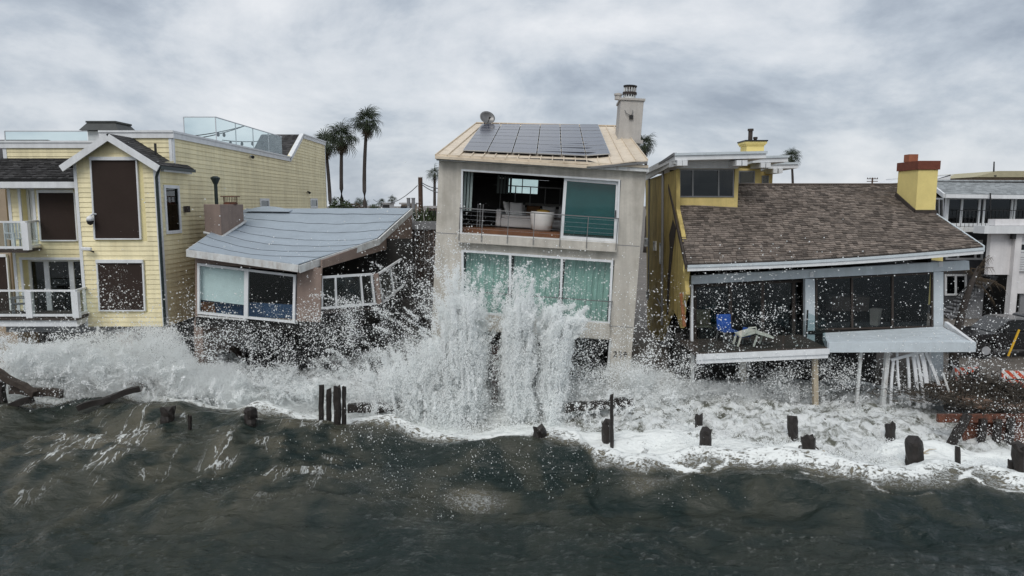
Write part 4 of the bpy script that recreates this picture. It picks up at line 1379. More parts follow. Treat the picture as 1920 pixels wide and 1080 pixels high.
bay(1268, 1383, 314, 382, 29.6, 6, (1273, 1376, 317, 370), (.25, .72), (1266, 1437, 288, 284, 300), 28.5, (1274, 1284, 1385, 1396))
bay(1382, 1425, 316, 348, 32.6, 5, (1384, 1415, 320, 345), (), (1412, 1478, 294, 292, 305), 31.6, (1430, 1440))
bay(1424, 1448, 322, 348, 35.6, 4, (1428, 1441, 329, 348), (), (1440, 1497, 306, 305, 318), 34.6, (1453, 1463))
box('frieze_board', P(1268, 310, 29.5).x, P(1383, 310, 29.5).x, 29.45, 29.55, P(1300, 316, 29.5).z, P(1300, 300, 29.5).z, m_white, D)
MB().beam(P(1267, 300, 28.6), P(1212, 333, 40), .08, .3).build('side_fascia', m_wwhite, D)
MB().beam(P(1266, 289, 28.6), P(1211, 325, 40), .14, .12).build('side_gutter', m_grey, D)
# small chimney behind the flat roof
s0 = P(1416, 283, 33.5)
k_ = 33.5 / FPX
box('rear_chimney', s0.x - 16 * k_, s0.x + 16 * k_, 33.5, 34.4, s0.z - .8, s0.z + 10 * k_, m_yel3, D)
for i, (w, z0, z1) in enumerate(((18, 10, 13), (20, 13, 17))):
    box('chimney_corbel', s0.x - w * k_, s0.x + w * k_, 33.5 - .05 * (i + 1), 34.4 + .05 * (i + 1), s0.z + z0 * k_ + .001, s0.z + z1 * k_, m_yel3, D)
box('chimney_lid', s0.x - 21 * k_, s0.x + 21 * k_, 33.35, 34.55, s0.z + 17.1 * k_, s0.z + 19.5 * k_, m_black, D)
for dx, h, r_ in ((-3.5, 42, 4), (6, 27, 3)):
    MB().lathe((s0.x + dx * k_, 34, 0), [(r_ * k_, s0.z + 19.6 * k_), (r_ * k_, s0.z + (h - 4) * k_), (r_ * 1.35 * k_, s0.z + (h - 3.9) * k_), (r_ * 1.35 * k_, s0.z + h * k_)], 12).build('flue_pipe', m_bsoff, D)
# big yellow chimney on the roof slope
yc = 28.7
c0, c1 = P(1720, 350, yc), P(1757, 350, yc)
zc1, zc0 = P(1738, 318, yc).z, P(1738, 398, yc).z
box('chimney', c0.x, c1.x, yc, yc + 1.5, zc0 - .3, zc1, m_yel3, D, bevel=.015)
box('chimney_cap', c0.x - .05, c1.x + .05, yc - .05, yc + 1.55, zc1 + .002, zc1 + .36, m_brick, D)
box('flue_block', c0.x - .02, c0.x + .36, yc + .7, yc + 1.1, zc1 + .37, zc1 + .68, m_terra, D)
box('chimney_flashing', c0.x - .04, c1.x + .04, yc - .05, yc + .2, zc0 - .35, zc0 + .1, m_bsoff, D)
MB().beam((c0.x - .05, yc, zc0 + .02), (c0.x - .05, yc + 1.5, zc0 + .75), .05, .2).build('chimney_flashing', m_bsoff, D)

# post and beam front
YF = 26.6
MB().hexa([P(1296, 533, YF), P(1818, 506, YF), P(1818, 506, YF) + V((0, .25, 0)), P(1296, 533, YF) + V((0, .25, 0)), P(1296, 517, YF), P(1817, 489, YF), P(1817, 489, YF) + V((0, .25, 0)), P(1296, 517, YF) + V((0, .25, 0))]).build('front_beam', m_paleblue, D)
for x0, x1, y0, y1, Y, mm in ((1510, 1528, 523, 640, YF + .04, m_paleblue), (1751, 1769, 510, 630, YF + .04, m_paleblue), (1296, 1300, 534, 640, YF + .02, m_white), (1742, 1769, 655, 790, 25.7, m_paleblue), (1742, 1746, 655, 790, 25.55, m_white)):
    a, b = P((x0 + x1) / 2, y1, Y), P((x0 + x1) / 2, y0, Y)
    w = (x1 - x0) / FPX * Y
    MB().hexa([a + V((-w / 2, -.0, 0)), a + V((w / 2, 0, 0)), a + V((w / 2, .2, 0)), a + V((-w / 2, .2, 0)), b + V((-w / 2, 0, 0)), b + V((w / 2, 0, 0)), b + V((w / 2, .2, 0)), b + V((-w / 2, .2, 0))]).build('post', mm, D)
for px_ in (1522, 1764):
    q = P(px_, 515 if px_ < 1600 else 496, YF - .01)
    box('joist_hanger', q.x - .08, q.x + .08, YF - .03, YF - .001, q.z - .09, q.z + .09, m_white, D)
# dark soffit boards, rafters in the gap under the eave
for i in range(14):
    u = .03 + i * .072
    a, b = DS(u, .03) - V((0, 0, .2)), DS(u, .35) - V((0, 0, .2))
    MB().beam(a, b, .08, .16).build('rafter', m_bsoff, D)
# rooms: floor, back wall, side walls, ceiling
zl, zrr = P(1420, 640, YF).z, P(1640, 618, YF).z
box('room_floor', 7.35, 11.72, 26.62, 32, zl - .12, zl, m_dark, D)
box('room_floor', 11.73, 16.8, 26.62, 32, zrr - .2, zrr - .05, m_dark, D)
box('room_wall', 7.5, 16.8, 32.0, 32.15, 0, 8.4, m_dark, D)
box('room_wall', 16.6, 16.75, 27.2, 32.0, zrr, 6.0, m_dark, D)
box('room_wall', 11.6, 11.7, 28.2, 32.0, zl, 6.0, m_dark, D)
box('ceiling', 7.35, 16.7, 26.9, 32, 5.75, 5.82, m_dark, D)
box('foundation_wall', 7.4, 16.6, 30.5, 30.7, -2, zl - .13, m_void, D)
MB().panel([P(1712, 590, 29.5), P(1744, 570, 29.5), P(1750, 500, 29.5), P(1725, 506, 29.5)], FR, .08).build('loose_panel', m_yel3, D)
MB().panel([P(1702, 575, 29), P(1716, 578, 29), P(1722, 515, 29), P(1706, 513, 29)], FR, .08).build('loose_panel', m_conc, D)
MB().panel([P(1742, 487, 29.5), P(1768, 490, 29.5), P(1768, 478, 29.5), P(1740, 478, 29.5)], FR, .08).build('loose_panel', m_yel3, D)
MB().beam(P(1729, 476, 28.8), P(1742, 488, 28.8), .12, .1).build('broken_rafter', m_bsoff, D)
window(D, [P(1530, 619, YF + .1), P(1749, 614, YF + .1), P(1750, 511, YF + .1), P(1529, 522, YF + .1)], FR, (.31, .655), (), .06, .1, .02, mf=m_bsoff, mg=g_dark, name='window_wall', bar=.07)
window(D, [P(1301, 652, YF + .5), P(1509, 642, YF + .5), P(1509, 524, YF + .5), P(1301, 534, YF + .5)], FR, (.33, .62, .9), (), .1, .1, .02, mf=m_bsoff, mg=g_dark, name='window_wall', bar=.12)
# left deck
a0, a1 = P(1308, 664, 24.6), P(1551, 653, 24.6)
b0_, b1_ = V((a0.x - .1, YF + .45, a0.z + .02)), V((a1.x, YF + .45, a1.z + .02))
dk = MB().hexa([p - V((0, 0, .12)) for p in (a0, a1, b1_, b0_)] + [a0, a1, b1_, b0_]).build('left_deck', m_bsoff, D, label='left deck with white double fascia tilting down to the left')
MB().beam(a0 + V((-.05, -.05, -.1)), a1 + V((.05, -.05, -.1)), .09, .2).build('fascia_board', m_white, dk)
MB().beam(a0 + V((-.03, -.0, -.28)), a1 + V((.03, -.0, -.28)), .09, .16).build('fascia_board', m_white, dk)
for i in range(16):
    t0, t1 = i / 16, (i + 1) / 16 - .006
    q = [lerp(a0, b0_, t0), lerp(a1, b1_, t0), lerp(a1, b1_, t1), lerp(a0, b0_, t1)]
    MB().hexa([p + V((0, 0, .003)) for p in q] + [p + V((0, 0, .03)) for p in q]).build('deck_plank', m_driftwood, dk)
gl_h = 1.0
for i in range(3):
    p, q = lerp(a0, a1, i / 3 + .01) + V((0, .1, .04)), lerp(a0, a1, (i + 1) / 3 - .01) + V((0, .1, .04))
    MB().panel([p, q, q + V((0, 0, gl_h)), p + V((0, 0, gl_h))], FR, .015).build('glass_panel', g_railc, dk)
p, q = a1 + V((-.04, .15, .04)), lerp(a1, b1_, .7) + V((-.04, 0, .04))
MB().panel([p, q, q + V((0, 0, gl_h)), p + V((0, 0, gl_h))], (1, 0, 0), .02).build('glass_panel', g_rail, dk)
MB().beam(q + V((0, 0, 0)), q + V((0, 0, gl_h + .1)), .05, .05, (0, 1, 0)).build('glass_post', m_black, dk)
# right deck
a0, a1 = P(1553, 642, 24.6), P(1828, 641, 24.6)
b0_, b1_ = P(1545, 624, YF - .02), P(1772, 612, YF - .02)
dk = MB().beam(a0 + V((0, -.03, -.18)), a1 + V((0, -.03, -.18)), .1, .36).build('right_deck', m_paleblue, D, label='right deck with open white planks sticking out past the post')
MB().beam(a1 + V((-.04, .03, -.1)), b1_ + V((.02, 0, .1)), .12, .2).build('end_board', m_white, dk)
MB().beam(a0 + V((.04, .03, -.15)), b0_ + V((0, 0, -.15)), .1, .28).build('end_board', m_paleblue, dk)
for i in range(13):
    t0, t1 = (i + .1) / 13, (i + .78) / 13
    s_ = [lerp(a0, b0_, t0), lerp(a1, b1_, t0), lerp(a1, b1_, t1), lerp(a0, b0_, t1)]
    s_[1] = s_[1] + V((-.12, 0, 0))
    s_[2] = s_[2] + V((-.12, 0, 0))
    dz = V((0, 0, random.uniform(-.01, .015)))
    MB().hexa([p + dz - V((0, 0, .04)) for p in s_] + [p + dz for p in s_]).build('deck_plank', m_paleblue, dk)
for i in range(5):
    t = (i + .5) / 5
    MB().beam(lerp(a0, a1, t) + V((0, .05, -.14)), lerp(b0_, b1_, t) + V((0, 0, -.14)), .07, .18).build('joist', m_wwhite, dk)
# props under the decks
for (x0, y0, x1, y1, Y, r_, mm, nm) in ((1528, 670, 1529, 790, 24.95, .085, m_bare, 'prop'), (1614, 660, 1603, 790, 25.0, .05, m_wwhite, 'prop'), (1664, 660, 1652, 790, 25.0, .075, m_wwhite, 'prop'), (1392, 672, 1397, 790, 26.5, .1, m_conc, 'prop'), (1299, 655, 1298, 720, 26.3, .06, m_wwhite, 'prop')):
    MB().beam(P(x0, y0, Y), P(x1, y1, Y), r_ * 2, r_ * 2, (0, 1, 0)).build(nm, mm, D)
fr_ = thing('fallen_railing', 'tangle of fallen white railing pickets hanging under the right deck', 'railing', P(1710, 750, 25.1))
for (x0, y0, x1, y1, w) in ((1675, 674, 1670, 770, .09), (1682, 660, 1688, 745, .07), (1701, 666, 1705, 760, .09), (1712, 664, 1721, 765, .12), (1718, 661, 1733, 765, .1), (1727, 660, 1737, 718, .15), (1735, 660, 1772, 755, .12)):
    n_ = 6
    pts = []
    for i in range(n_ + 1):
        t = i / n_
        p = P(lerp(x0, x1, t) + 1.5 * math.sin(math.pi * t) * (-1 if x0 < 1690 else 1), lerp(y0, y1, t), 25.05 - .2 * t)
        pts.append(p)
    MB().rings([[p + V((-w / 2, -.03, 0)), p + V((w / 2, -.03, 0)), p + V((w / 2, .03, 0)), p + V((-w / 2, .03, 0))] for p in pts]).build('picket', m_white, fr_)
for (x0, y0, x1, y1) in ((1671, 675, 1724, 661), (1690, 742, 1746, 757), (1722, 700, 1740, 706)):
    MB().beam(P(x0, y0, 24.98), P(x1, y1, 24.9), .06, .1).build('rail', m_white, fr_)


# furniture on the left deck and in the room
def seat(name, label, cat, c, rz, m_, w=.55, h=.42, bh=.95, legs=True, cush=False):
    M_ = Matrix.Translation(c) @ Matrix.Rotation(rz, 4, 'Z')
    t = thing(name, label, cat, M=M_)
    MB(M_).box(-w / 2, w / 2, -w / 2, w / 2, h - .06, h).build('seat', m_, t, bevel=.02)
    MB(M_).hexa([(-w / 2, w / 2 - .05, h), (w / 2, w / 2 - .05, h), (w / 2, w / 2, h), (-w / 2, w / 2, h), (-w / 2, w / 2 + .06, bh), (w / 2, w / 2 + .06, bh), (w / 2, w / 2 + .11, bh), (-w / 2, w / 2 + .11, bh)]).build('backrest', m_, t, bevel=.02)
    if legs:
        for sx in (-1, 1):
            for sy in (-1, 1):
                MB(M_).beam((sx * (w / 2 - .03), sy * (w / 2 - .03), h - .06), (sx * w / 2, sy * w / 2, 0), .04, .04, (0, 1, 0)).build('leg', m_steel, t)
    return t


def on_deck(px, py, zz):
    return GZ(px, py, zz)


zd = P(1430, 658, 24.6).z + .05
seat('deck_chair', 'bright blue deck chair standing by the left glass wall', 'chair', V((P(1364, 620, 26.2).x, 26.2, zd)), R(10), m_chairblue, .6, .45, 1.0)
seat('deck_chair', 'small blue deck chair lying low beside the white lounge', 'chair', V((P(1392, 620, 25.9).x, 25.9, zd)), R(-60), m_chairblue, .45, .3, .55)
seat('armchair', 'tan boxy armchair behind the left end of the glass wall', 'chair', V((P(1316, 600, 28).x, 28.0, zl)), R(-10), m_tan, .75, .42, 1.0)
seat('armchair', 'dark teal armchair right of the tan one behind glass', 'chair', V((P(1342, 600, 28.3).x, 28.3, zl)), R(25), m_teal, .7, .42, 1.1)
lo = V((P(1410, 640, 25.4).x, 25.4, zd))
lg = thing('resin_lounge', 'overturned white resin lounge chair on the left deck', 'chair', lo)
MB().hexa([lo + V(p) for p in ((-.55, -.3, .35), (.0, -.3, .5), (.0, .3, .55), (-.55, .3, .38), (-.55, -.3, .41), (.0, -.3, .56), (.0, .3, .61), (-.55, .3, .44))]).build('seat', m_resin, lg)
MB().hexa([lo + V(p) for p in ((.02, -.3, .5), (.7, -.3, .3), (.7, .3, .32), (.02, .3, .55), (.02, -.3, .56), (.72, -.3, .36), (.72, .3, .38), (.02, .3, .61))]).build('backrest', m_resin, lg)
for x, y in ((-.5, -.25), (-.5, .25), (.1, -.25), (.5, .25)):
    MB().beam(lo + V((x, y, .42)), lo + V((x - .12, y, 0)), .06, .05, (0, 1, 0)).build('leg', m_resin, lg)
MB().path([lo + V((.05, -.32, .55)), lo + V((.0, -.33, .75)), lo + V((-.25, -.33, .72)), lo + V((-.4, -.32, .45))], .03, 6).build('armrest', m_resin, lg)
k0 = V((P(1594, 590, 29).x, 29, zrr))
cb = thing('cabinet', 'low wooden cabinet in the dark room behind the right window wall', 'cabinet', k0)
box('body', k0.x - .8, k0.x + .8, 29, 29.6, zrr + .35, zrr + 1.0, m_stucco, cb, bevel=.02)
for sx in (-1, 1):
    box('leg', k0.x + sx * .7 - .04, k0.x + sx * .7 + .04, 29.1, 29.5, zrr, zrr + .35, m_bsoff, cb)
    box('door', k0.x + sx * .4 - .37, k0.x + sx * .4 + .37, 28.97, 28.999, zrr + .4, zrr + .95, m_stucco, cb)
k0 = V((P(1641, 600, 27.6).x, 27.6, zrr))
bn = thing('wicker_bin', 'pale upright bin standing just inside the right window wall', 'bin', k0)
MB().lathe(k0, [(.2, 0), (.25, .6), (.25, .62), (.22, .6)], 4).build('body', m_chim, bn)
MB().lathe(k0, [(.27, .625), (.27, .68), (.2, .7)], 4).build('lid', m_chim, bn)

# ================================================================== buildings at the right edge
E = thing('grey_roof_house', 'slate house with grey shingle roof, long glass doors and outside stair', 'house', (28, 43, 1.2))
YE_ = 42.0
e0, e1 = P(1772, 363, 41), P(2060, 367, 41)
f0, f1 = P(1738, 337, 46), P(2020, 339, 46)
ES = lambda u, v: lerp(lerp(e0, e1, u), lerp(f0, f1, u), v)
MB().panel([e0, e1, f1, f0], (e1 - e0).cross(f0 - e0), .15, (), 0).build('roof', m_groof, E)
shingles(E, ES, 16, 34, mt=m_groof, name='roof_shingle')
MB().beam(e0 + V((0, -.05, -.14)), e1 + V((0, -.05, -.14)), .1, .22).build('fascia_board', m_white, E)
MB().beam(e0 + V((-.05, 0, -.12)), f0 + V((-.05, 0, -.12)), .1, .26).build('rake_board', m_white, E)
x0, x1 = P(1773, 400, YE_).x, P(2060, 400, YE_).x
zu0, zu1 = P(1800, 424, YE_).z, P(1800, 368, YE_).z
window(E, [(x0, YE_, zu0), (x1, YE_, zu0), (x1, YE_, zu1), (x0, YE_, zu1)], FR, [(p - 1773) / (2060 - 1773) for p in (1803, 1836, 1845, 1897, 1903, 1960)], (), .18, .15, 0, mf=m_white, mg=g_smoke, name='sliding_doors', bar=.12)
box('room_wall', x0, x1, YE_ + 3, YE_ + 3.1, zu0, zu1 + 1, m_dark, E)
window(E, [P(1753, 408, 43.5), P(1769, 410, 42.2), P(1769, 371, 42.2), P(1753, 371, 43.5)], (-.9, -.4, 0), (.5,), (), .1, .1, 0, mf=m_white, mg=g_smoke)
zg = LOTZ
box('wall', P(1755, 500, 43).x, P(1900, 500, 43).x, 43, 43.3, zg, zu0 - .32, m_dgrey, E)
box('wall', P(1755, 500, 43).x, P(1755, 500, 43).x + .3, 43.31, 50, zg, zu1, m_dgrey, E)
box('balcony_floor', P(1790, 430, 40.6).x, P(2060, 430, 40.6).x, 40.6, 42.9, zu0 - .3, zu0 - .02, m_wwhite, E)
bp0 = P(1800, 430, 40.7)
for i in range(26):
    x = lerp(P(1795, 400, 40.7).x, P(1990, 400, 40.7).x, i / 25)
    MB().beam((x, 40.7, zu0 - .02), (x, 40.7, zu0 + .95), .02, .02, (0, 1, 0)).build('baluster', m_black, E)
MB().beam((P(1795, 400, 40.7).x, 40.7, zu0 + .97), (P(1990, 400, 40.7).x, 40.7, zu0 + .97), .04, .04).build('balcony_rail', m_black, E)
MB().path([P(1857, 362, 40.75), P(1857, 428, 40.75)], .04, 6).build('balcony_post', m_black, E)
for q in ((1773, 1842, 450, 487, (.33, .8)), (1771, 1812, 514, 554, (.5,))):
    window(E, [P(q[0], q[3], 42.98), P(q[1], q[3], 42.98), P(q[1], q[2], 42.98), P(q[0], q[2], 42.98)], FR, q[4], (), .12, .1, .05, mf=m_white, mg=g_smoke)
# stair
NST = 13
s0_, s1_ = P(1772, 590, 41.6), P(1858, 512, 41.6)
for i in range(NST):
    p = lerp(s0_, s1_, i / NST)
    w = (s1_.x - s0_.x) / NST
    box('stair_tread', p.x, p.x + w * 1.15, 41.0, 42.2, p.z - .02, p.z + .05, m_grey, E)
    MB().beam((p.x + w / 2, 41.05, p.z + .05), (p.x + w / 2, 41.05, p.z + .95), .025, .025, (0, 1, 0)).build('baluster', m_black, E)
MB().beam(s0_ + V((0, -.55, .98)), s1_ + V((0, -.55, .98)), .05, .05).build('handrail', m_black, E)
MB().beam(s0_ + V((0, -.4, -.2)), s1_ + V((0, -.4, -.2)), .1, .28).build('stringer', m_grey, E)
sx_ = lerp(s0_.x, s1_.x, .82)
MB().prism([(s0_.x + .6, 41.4, zg), (sx_, 41.4, zg), (sx_, 41.4, lerp(s0_.z, s1_.z, .82) - .45), (s0_.x + .6, 41.4, s0_.z - .1)], (0, .8, 0)).build('stair_wall', m_grey, E)
# white box building
W = thing('white_stucco_building', 'white stucco building with overhanging parapet at the right edge', 'building', (30, 40, 1.2))
wx0 = P(1855, 480, 39.5).x
wzt, wzo = P(1900, 437, 39.5).z, P(1900, 515, 39.5).z
box('upper_wall', wx0, wx0 + 5, 39.5, 39.8, wzo, wzt, m_wstucco, W)
box('parapet', P(1846, 430, 38.9).x, wx0 + 5, 38.9, 39.85, P(1900, 438, 38.9).z, P(1900, 424, 38.9).z, m_white, W)
box('parapet_cap', P(1866, 415, 39.2).x, wx0 + 5, 39.2, 39.8, P(1900, 423, 39.2).z, P(1900, 411, 39.2).z, m_wstucco, W)
box('pilaster', P(1893, 550, 39.3).x, P(1905, 550, 39.3).x, 39.2, 39.6, zg, wzt - .01, m_wstucco, W)
box('lower_wall', P(1905, 550, 39.45).x, wx0 + 5, 39.45, 39.49, wzo - 1.1, wzo + 3.2, m_wstucco, W)
box('garage_door', P(1912, 575, 39.6).x, wx0 + 5, 39.6, 39.7, zg, wzo - 1.1, m_grey, W)
box('garage_wall', P(1850, 560, 42).x, wx0 + 5, 42.3, 42.5, zg, wzo, m_dark, W)
for i in range(8):
    y = 476 + i * 4.4
    a, b = P(1905, y, 39.3), P(1960, y, 39.3)
    MB().beam(a, b, .05, .07).build('louvre_slat', m_white, W)
box('wall_light', P(1892, 450, 39.35).x, P(1899, 450, 39.35).x, 39.1, 39.3, P(1895, 448, 39.3).z, P(1895, 438, 39.3).z, m_black, W)
window(W, [P(1908, 472, 39.42), P(1960, 472, 39.42), P(1960, 455, 39.42), P(1908, 455, 39.42)], FR, (), (), .1, .08, .05, mf=m_white, mg=g_smoke)
for (nm, lab, px0, px1, yt, yb_, Y, mm) in (('flat_roof_house', 'tan flat roofed house behind the grey shingle roof', 1826, 2050, 326, 345, 60, m_tanw), ('white_roof_house', 'low white roofed building behind the yellow chimney', 1745, 1782, 333, 345, 58, m_farw)):
    h = thing(nm, lab, 'house', (P(px0, 345, Y).x, Y, 1))
    z1 = P(px0, yt, Y).z
    box('wall', P(px0 + 6, yt, Y).x, P(px1, yt, Y).x, Y + .5, Y + 10, 1, z1 - .3, mm, h)
    MB().prism([(P(px0, yt, Y).x, Y, z1 - .28), (P(px0 + 45, yt, Y).x, Y, z1 + .25), (P(px1, yt, Y).x, Y, z1 + .25), (P(px1, yt, Y).x, Y, z1 - .28)], (0, 10, 0)).build('roof', m_tan if nm[0] == 'f' else m_white, h)
an = thing('antenna_mast', 'thin dark antenna mast on the roof at far right', 'antenna', P(1863, 328, 60.2))
MB().path([P(1863, 330, 60.2), P(1864, 303, 60.2)], [.07, .05], 6).build('mast', m_black, an)
MB().lathe(P(1863, 331, 60.2), [(.25, 0), (.25, .1)], 8).build('base', m_black, an)

# ================================================================== palms, pole, far things
def frond_mesh(name, n=17, stem=.75, fan=1.25, m_=None):
    mb = MB()
    mb.path([(0, 0, 0), (stem * .5, 0, .03), (stem, 0, 0)], [.025, .018, .012], 4)
    for i in range(n):
        a = R(-118 + 236 * i / (n - 1))
        L_ = fan * (.62 + .38 * math.cos(a * .55)) * random.uniform(.75, 1.1)
        d = V((math.cos(a), math.sin(a), 0))
        s = V((-d.y, d.x, 0))
        o_ = V((stem, 0, 0))
        w = .042
        p1, p2 = o_ + d * L_ * .55 + V((0, 0, .06)), o_ + d * L_ * .85 + V((0, 0, -.1 - .1 * random.random()))
        p3 = o_ + d * L_ * .95 + V((0, 0, -.5 - .35 * random.random()))
        mb.add([o_, p1 - s * w, p1 + s * w, p2 - s * w * .6, p2 + s * w * .6, p3], [(0, 1, 2), (1, 3, 4, 2), (3, 5, 4)], random.random())
    o = mb.build(name, m_)
    me = o.data
    bpy.data.objects.remove(o)
    return me


FROND = [frond_mesh('frond', m_=m_frond) for _ in range(3)]
DEAD = [frond_mesh('dead_frond', 11, .6, .95, m_deadfrond) for _ in range(2)]


def child_mesh(name, me, parent, M_):
    o = bpy.data.objects.new(name, me)
    COL.objects.link(o)
    o.parent = parent
    o.matrix_basis = M_
    return o


def palm(label, base, crown, n, sc, tr, skirt=10, group='fan palms behind the houses', bend=.4):
    t = thing('fan_palm', label, 'palm tree', base, group=group)
    pts, rad = [], []
    for i in range(13):
        k = i / 12
        p = lerp(base, crown, k) + V((bend * math.sin(math.pi * k), 0, 0))
        pts.append(p)
        rad.append(tr * (1.25 - .45 * k + .25 * max(0, .12 - k) / .12) * (1 + .05 * (i % 2)))
    MB().path(pts, rad, 9).build('trunk', m_trunk, t, True)
    loc = crown - base
    for i in range(n):
        el = R(lerp(80, -48, (i / n) ** .8)) + random.uniform(-.22, .22)
        az = i * 2.399 + random.uniform(-.2, .2)
        s = sc * random.uniform(.72, 1.15)
        M_ = Matrix.Translation(loc) @ Matrix.Rotation(az, 4, 'Z') @ Matrix.Rotation(-el, 4, 'Y') @ Matrix.Rotation(random.uniform(-.4, .4), 4, 'X') @ Matrix.Scale(s, 4)
        child_mesh('frond', FROND[i % 3], t, M_)
    for i in range(skirt):
        az = i * 2.399
        M_ = Matrix.Translation(loc - V((0, 0, sc * (.2 + .7 * (i % 3) / 3)))) @ Matrix.Rotation(az, 4, 'Z') @ Matrix.Rotation(R(random.uniform(58, 80)), 4, 'Y') @ Matrix.Scale(sc * random.uniform(.7, .95), 4)
        child_mesh('dead_frond', DEAD[i % 2], t, M_)
    return t


def zg_(px, Y, z=.9):
    p = P(px, 500, Y)
    return V((p.x, Y, z))


def pbase(px, Y):
    return V(((px - 960) / FPX * Y, Y, .9))


palm('tallest fan palm, standing alone right of the pair', pbase(692, 92), P(688, 228, 92), 27, 1.3, .25, 14, bend=-.5)
palm('fan palm with bright parted crown, middle of the three tall ones', pbase(648, 92), P(641, 258, 92), 27, 1.35, .25, 14, bend=-.3)
palm('fan palm half hidden behind the yellow house rear corner', pbase(619, 98), P(610, 270, 98), 25, 1.35, .25, 10, bend=.3)
palm('fan palm peeking out right of the stucco chimney', pbase(1210, 105), P(1208, 272, 105), 26, 1.15, .25, 8)
palm('fan palm rising behind the mustard house flat roofs', pbase(1482, 160), P(1484, 294, 160), 24, 1.35, .28, 6)
for px_, py_, Y, lab in ((735, 374, 330, 'tiny far palm on the skyline right of the tall palms'), (715, 380, 330, 'tiny low far palm left of the other skyline palm'), (627, 379, 300, 'tiny far palm just right of the yellow house'), (683, 381, 320, 'tiny far palm beside the tallest palm trunk'), (673, 379, 330, 'tiny far palm between the tall trunks'), (815, 325, 140, 'far palm crown touching the stucco house left edge')):
    palm(lab, pbase(px_, Y), P(px_, py_, Y), 14, 1.5 if Y > 200 else 1.1, .3, 3, 'far skyline palms', 0)


def bush(label, c, rx, rz, n, nm='bush', m_=None, cat='bush', stem=True):
    t = thing(nm, label, cat, c)
    mb = MB()
    for i in range(n):
        d = V((random.gauss(0, 1), random.gauss(0, 1), random.gauss(0, 1))).normalized()
        r_ = random.random() ** .4
        lump = 1 + .25 * math.sin(d.x * 5 + d.z * 4 + c.x) * math.cos(d.y * 4)
        p = c + V((d.x * rx, d.y * rx, abs(d.z) * rz)) * r_ * lump
        u = V((random.gauss(0, 1), random.gauss(0, 1), random.gauss(0, .6))).normalized() * rx * .12
        w = u.cross(V((random.gauss(0, 1), random.gauss(0, 1), random.gauss(0, 1))).normalized()) * .5
        mb.add([p - u, p + w, p + u, p - w], [(0, 1, 2, 3)], random.random())
    mb.build('foliage', m_ or m_shrub, t)
    if stem:
        MB().path([c - V((0, 0, .3)), c + V((0, 0, rz * .5))], [.12 * rx, .06 * rx], 6).build('stem', m_trunk, t)
    return t


bush('dark feathery bush at the foot of the middle tall palm', P(640, 392, 80) - V((0, 0, .4)), 1.6, 1.6, 500)
bush('brownish bush between the feet of the tall palms', P(660, 392, 82) - V((0, 0, .4)), 1.4, 1.3, 500, m_=m_deadfrond)
bush('dark round tree top on the skyline left of tiny palm', P(702, 390, 240) - V((0, 0, .5)), 2.2, 2.0, 400)
for k, (px0, px1, y0, Y, lab, mm) in enumerate(((718, 730, 380, 200, 'tiny flat roofed far building with dark window band', m_farw), (752, 770, 380, 120, 'tan low far building left of the utility pole', m_tanw), (650, 714, 386, 260, 'long low far building under the palms', m_far), (800, 815, 386, 90, 'pinkish low far wall right of the utility pole', m_stucco))):
    h = thing('far_building', lab, 'building', pbase((px0 + px1) / 2, Y), group='far buildings on the skyline')
    z1 = P(px0, y0, Y).z
    x0, x1 = P(px0, y0, Y).x, P(px1, y0, Y).x
    box('wall', x0, x1, Y, Y + 8, .5, z1 - .3, mm, h)
    box('roof', x0 - .3, x1 + .3, Y - .3, Y + 8.3, z1 - .29, z1, m_far, h)
    n_ = max(2, int((x1 - x0) / 2.5))
    for i in range(n_):
        xx = lerp(x0, x1, (i + .5) / n_)
        box('window', xx - .5, xx + .5, Y - .06, Y - .002, z1 - 1.5, z1 - .6, m_black, h)
for k, (px_, lab) in enumerate(((766, 'left of two grey vent stacks beside the tan far building'), (775, 'right of two grey vent stacks beside the tan far building'))):
    t = thing('vent_stack', lab, 'vent stack', pbase(px_, 118), group='grey vent stacks')
    MB().lathe(V((P(px_, 380, 118).x, 118, 0)), [(.3, 1), (.3, P(px_, 373, 118).z), (.34, P(px_, 373, 118).z + .01), (.34, P(px_, 372, 118).z + .1)], 10).build('stack', m_grey, t)

ub = pbase(789, 50)
up_ = thing('utility_pole', 'brown wooden utility pole in the gap left of the stucco house', 'utility pole', ub)
ptop = P(788, 333, 50)
MB().path([V((ptop.x, 50, .9)), ptop], [.19, .16], 10).build('pole', m_pole, up_)
MB().lathe(ptop, [(.17, .005), (.17, .06), (.05, .09)], 10).build('pole_cap', m_white, up_)
for k, (p, q, sag) in enumerate(((P(788, 343, 50), P(700, 374, 92), 1.0), (P(789, 341, 50), P(838, 352, 42), .2), (P(789, 344, 50), P(838, 362, 40), .2))):
    pts = [lerp(p, q, i / 10) - V((0, 0, sag * 4 * (i / 10) * (1 - i / 10))) for i in range(11)]
    MB().path(pts, .03, 5).build('cable', m_black, up_)
u2 = thing('crossarm_pole', 'far utility pole with crossarms showing above the brown shingle ridge', 'utility pole', pbase(1636, 140))
pt2 = P(1636, 333, 140)
MB().path([V((pt2.x, 140, .9)), pt2], [.2, .16], 8).build('pole', m_pole, u2)
for dz in (.25, .75):
    MB().beam(pt2 + V((-1.1, 0, -dz)), pt2 + V((1.1, 0, -dz)), .12, .14).build('crossarm', m_pole, u2)
for i in (-1, -.5, .5, 1):
    MB().lathe(pt2 + V((i, 0, -.18)), [(.06, 0), (.1, .1), (.05, .2)], 6).build('insulator', m_black, u2)

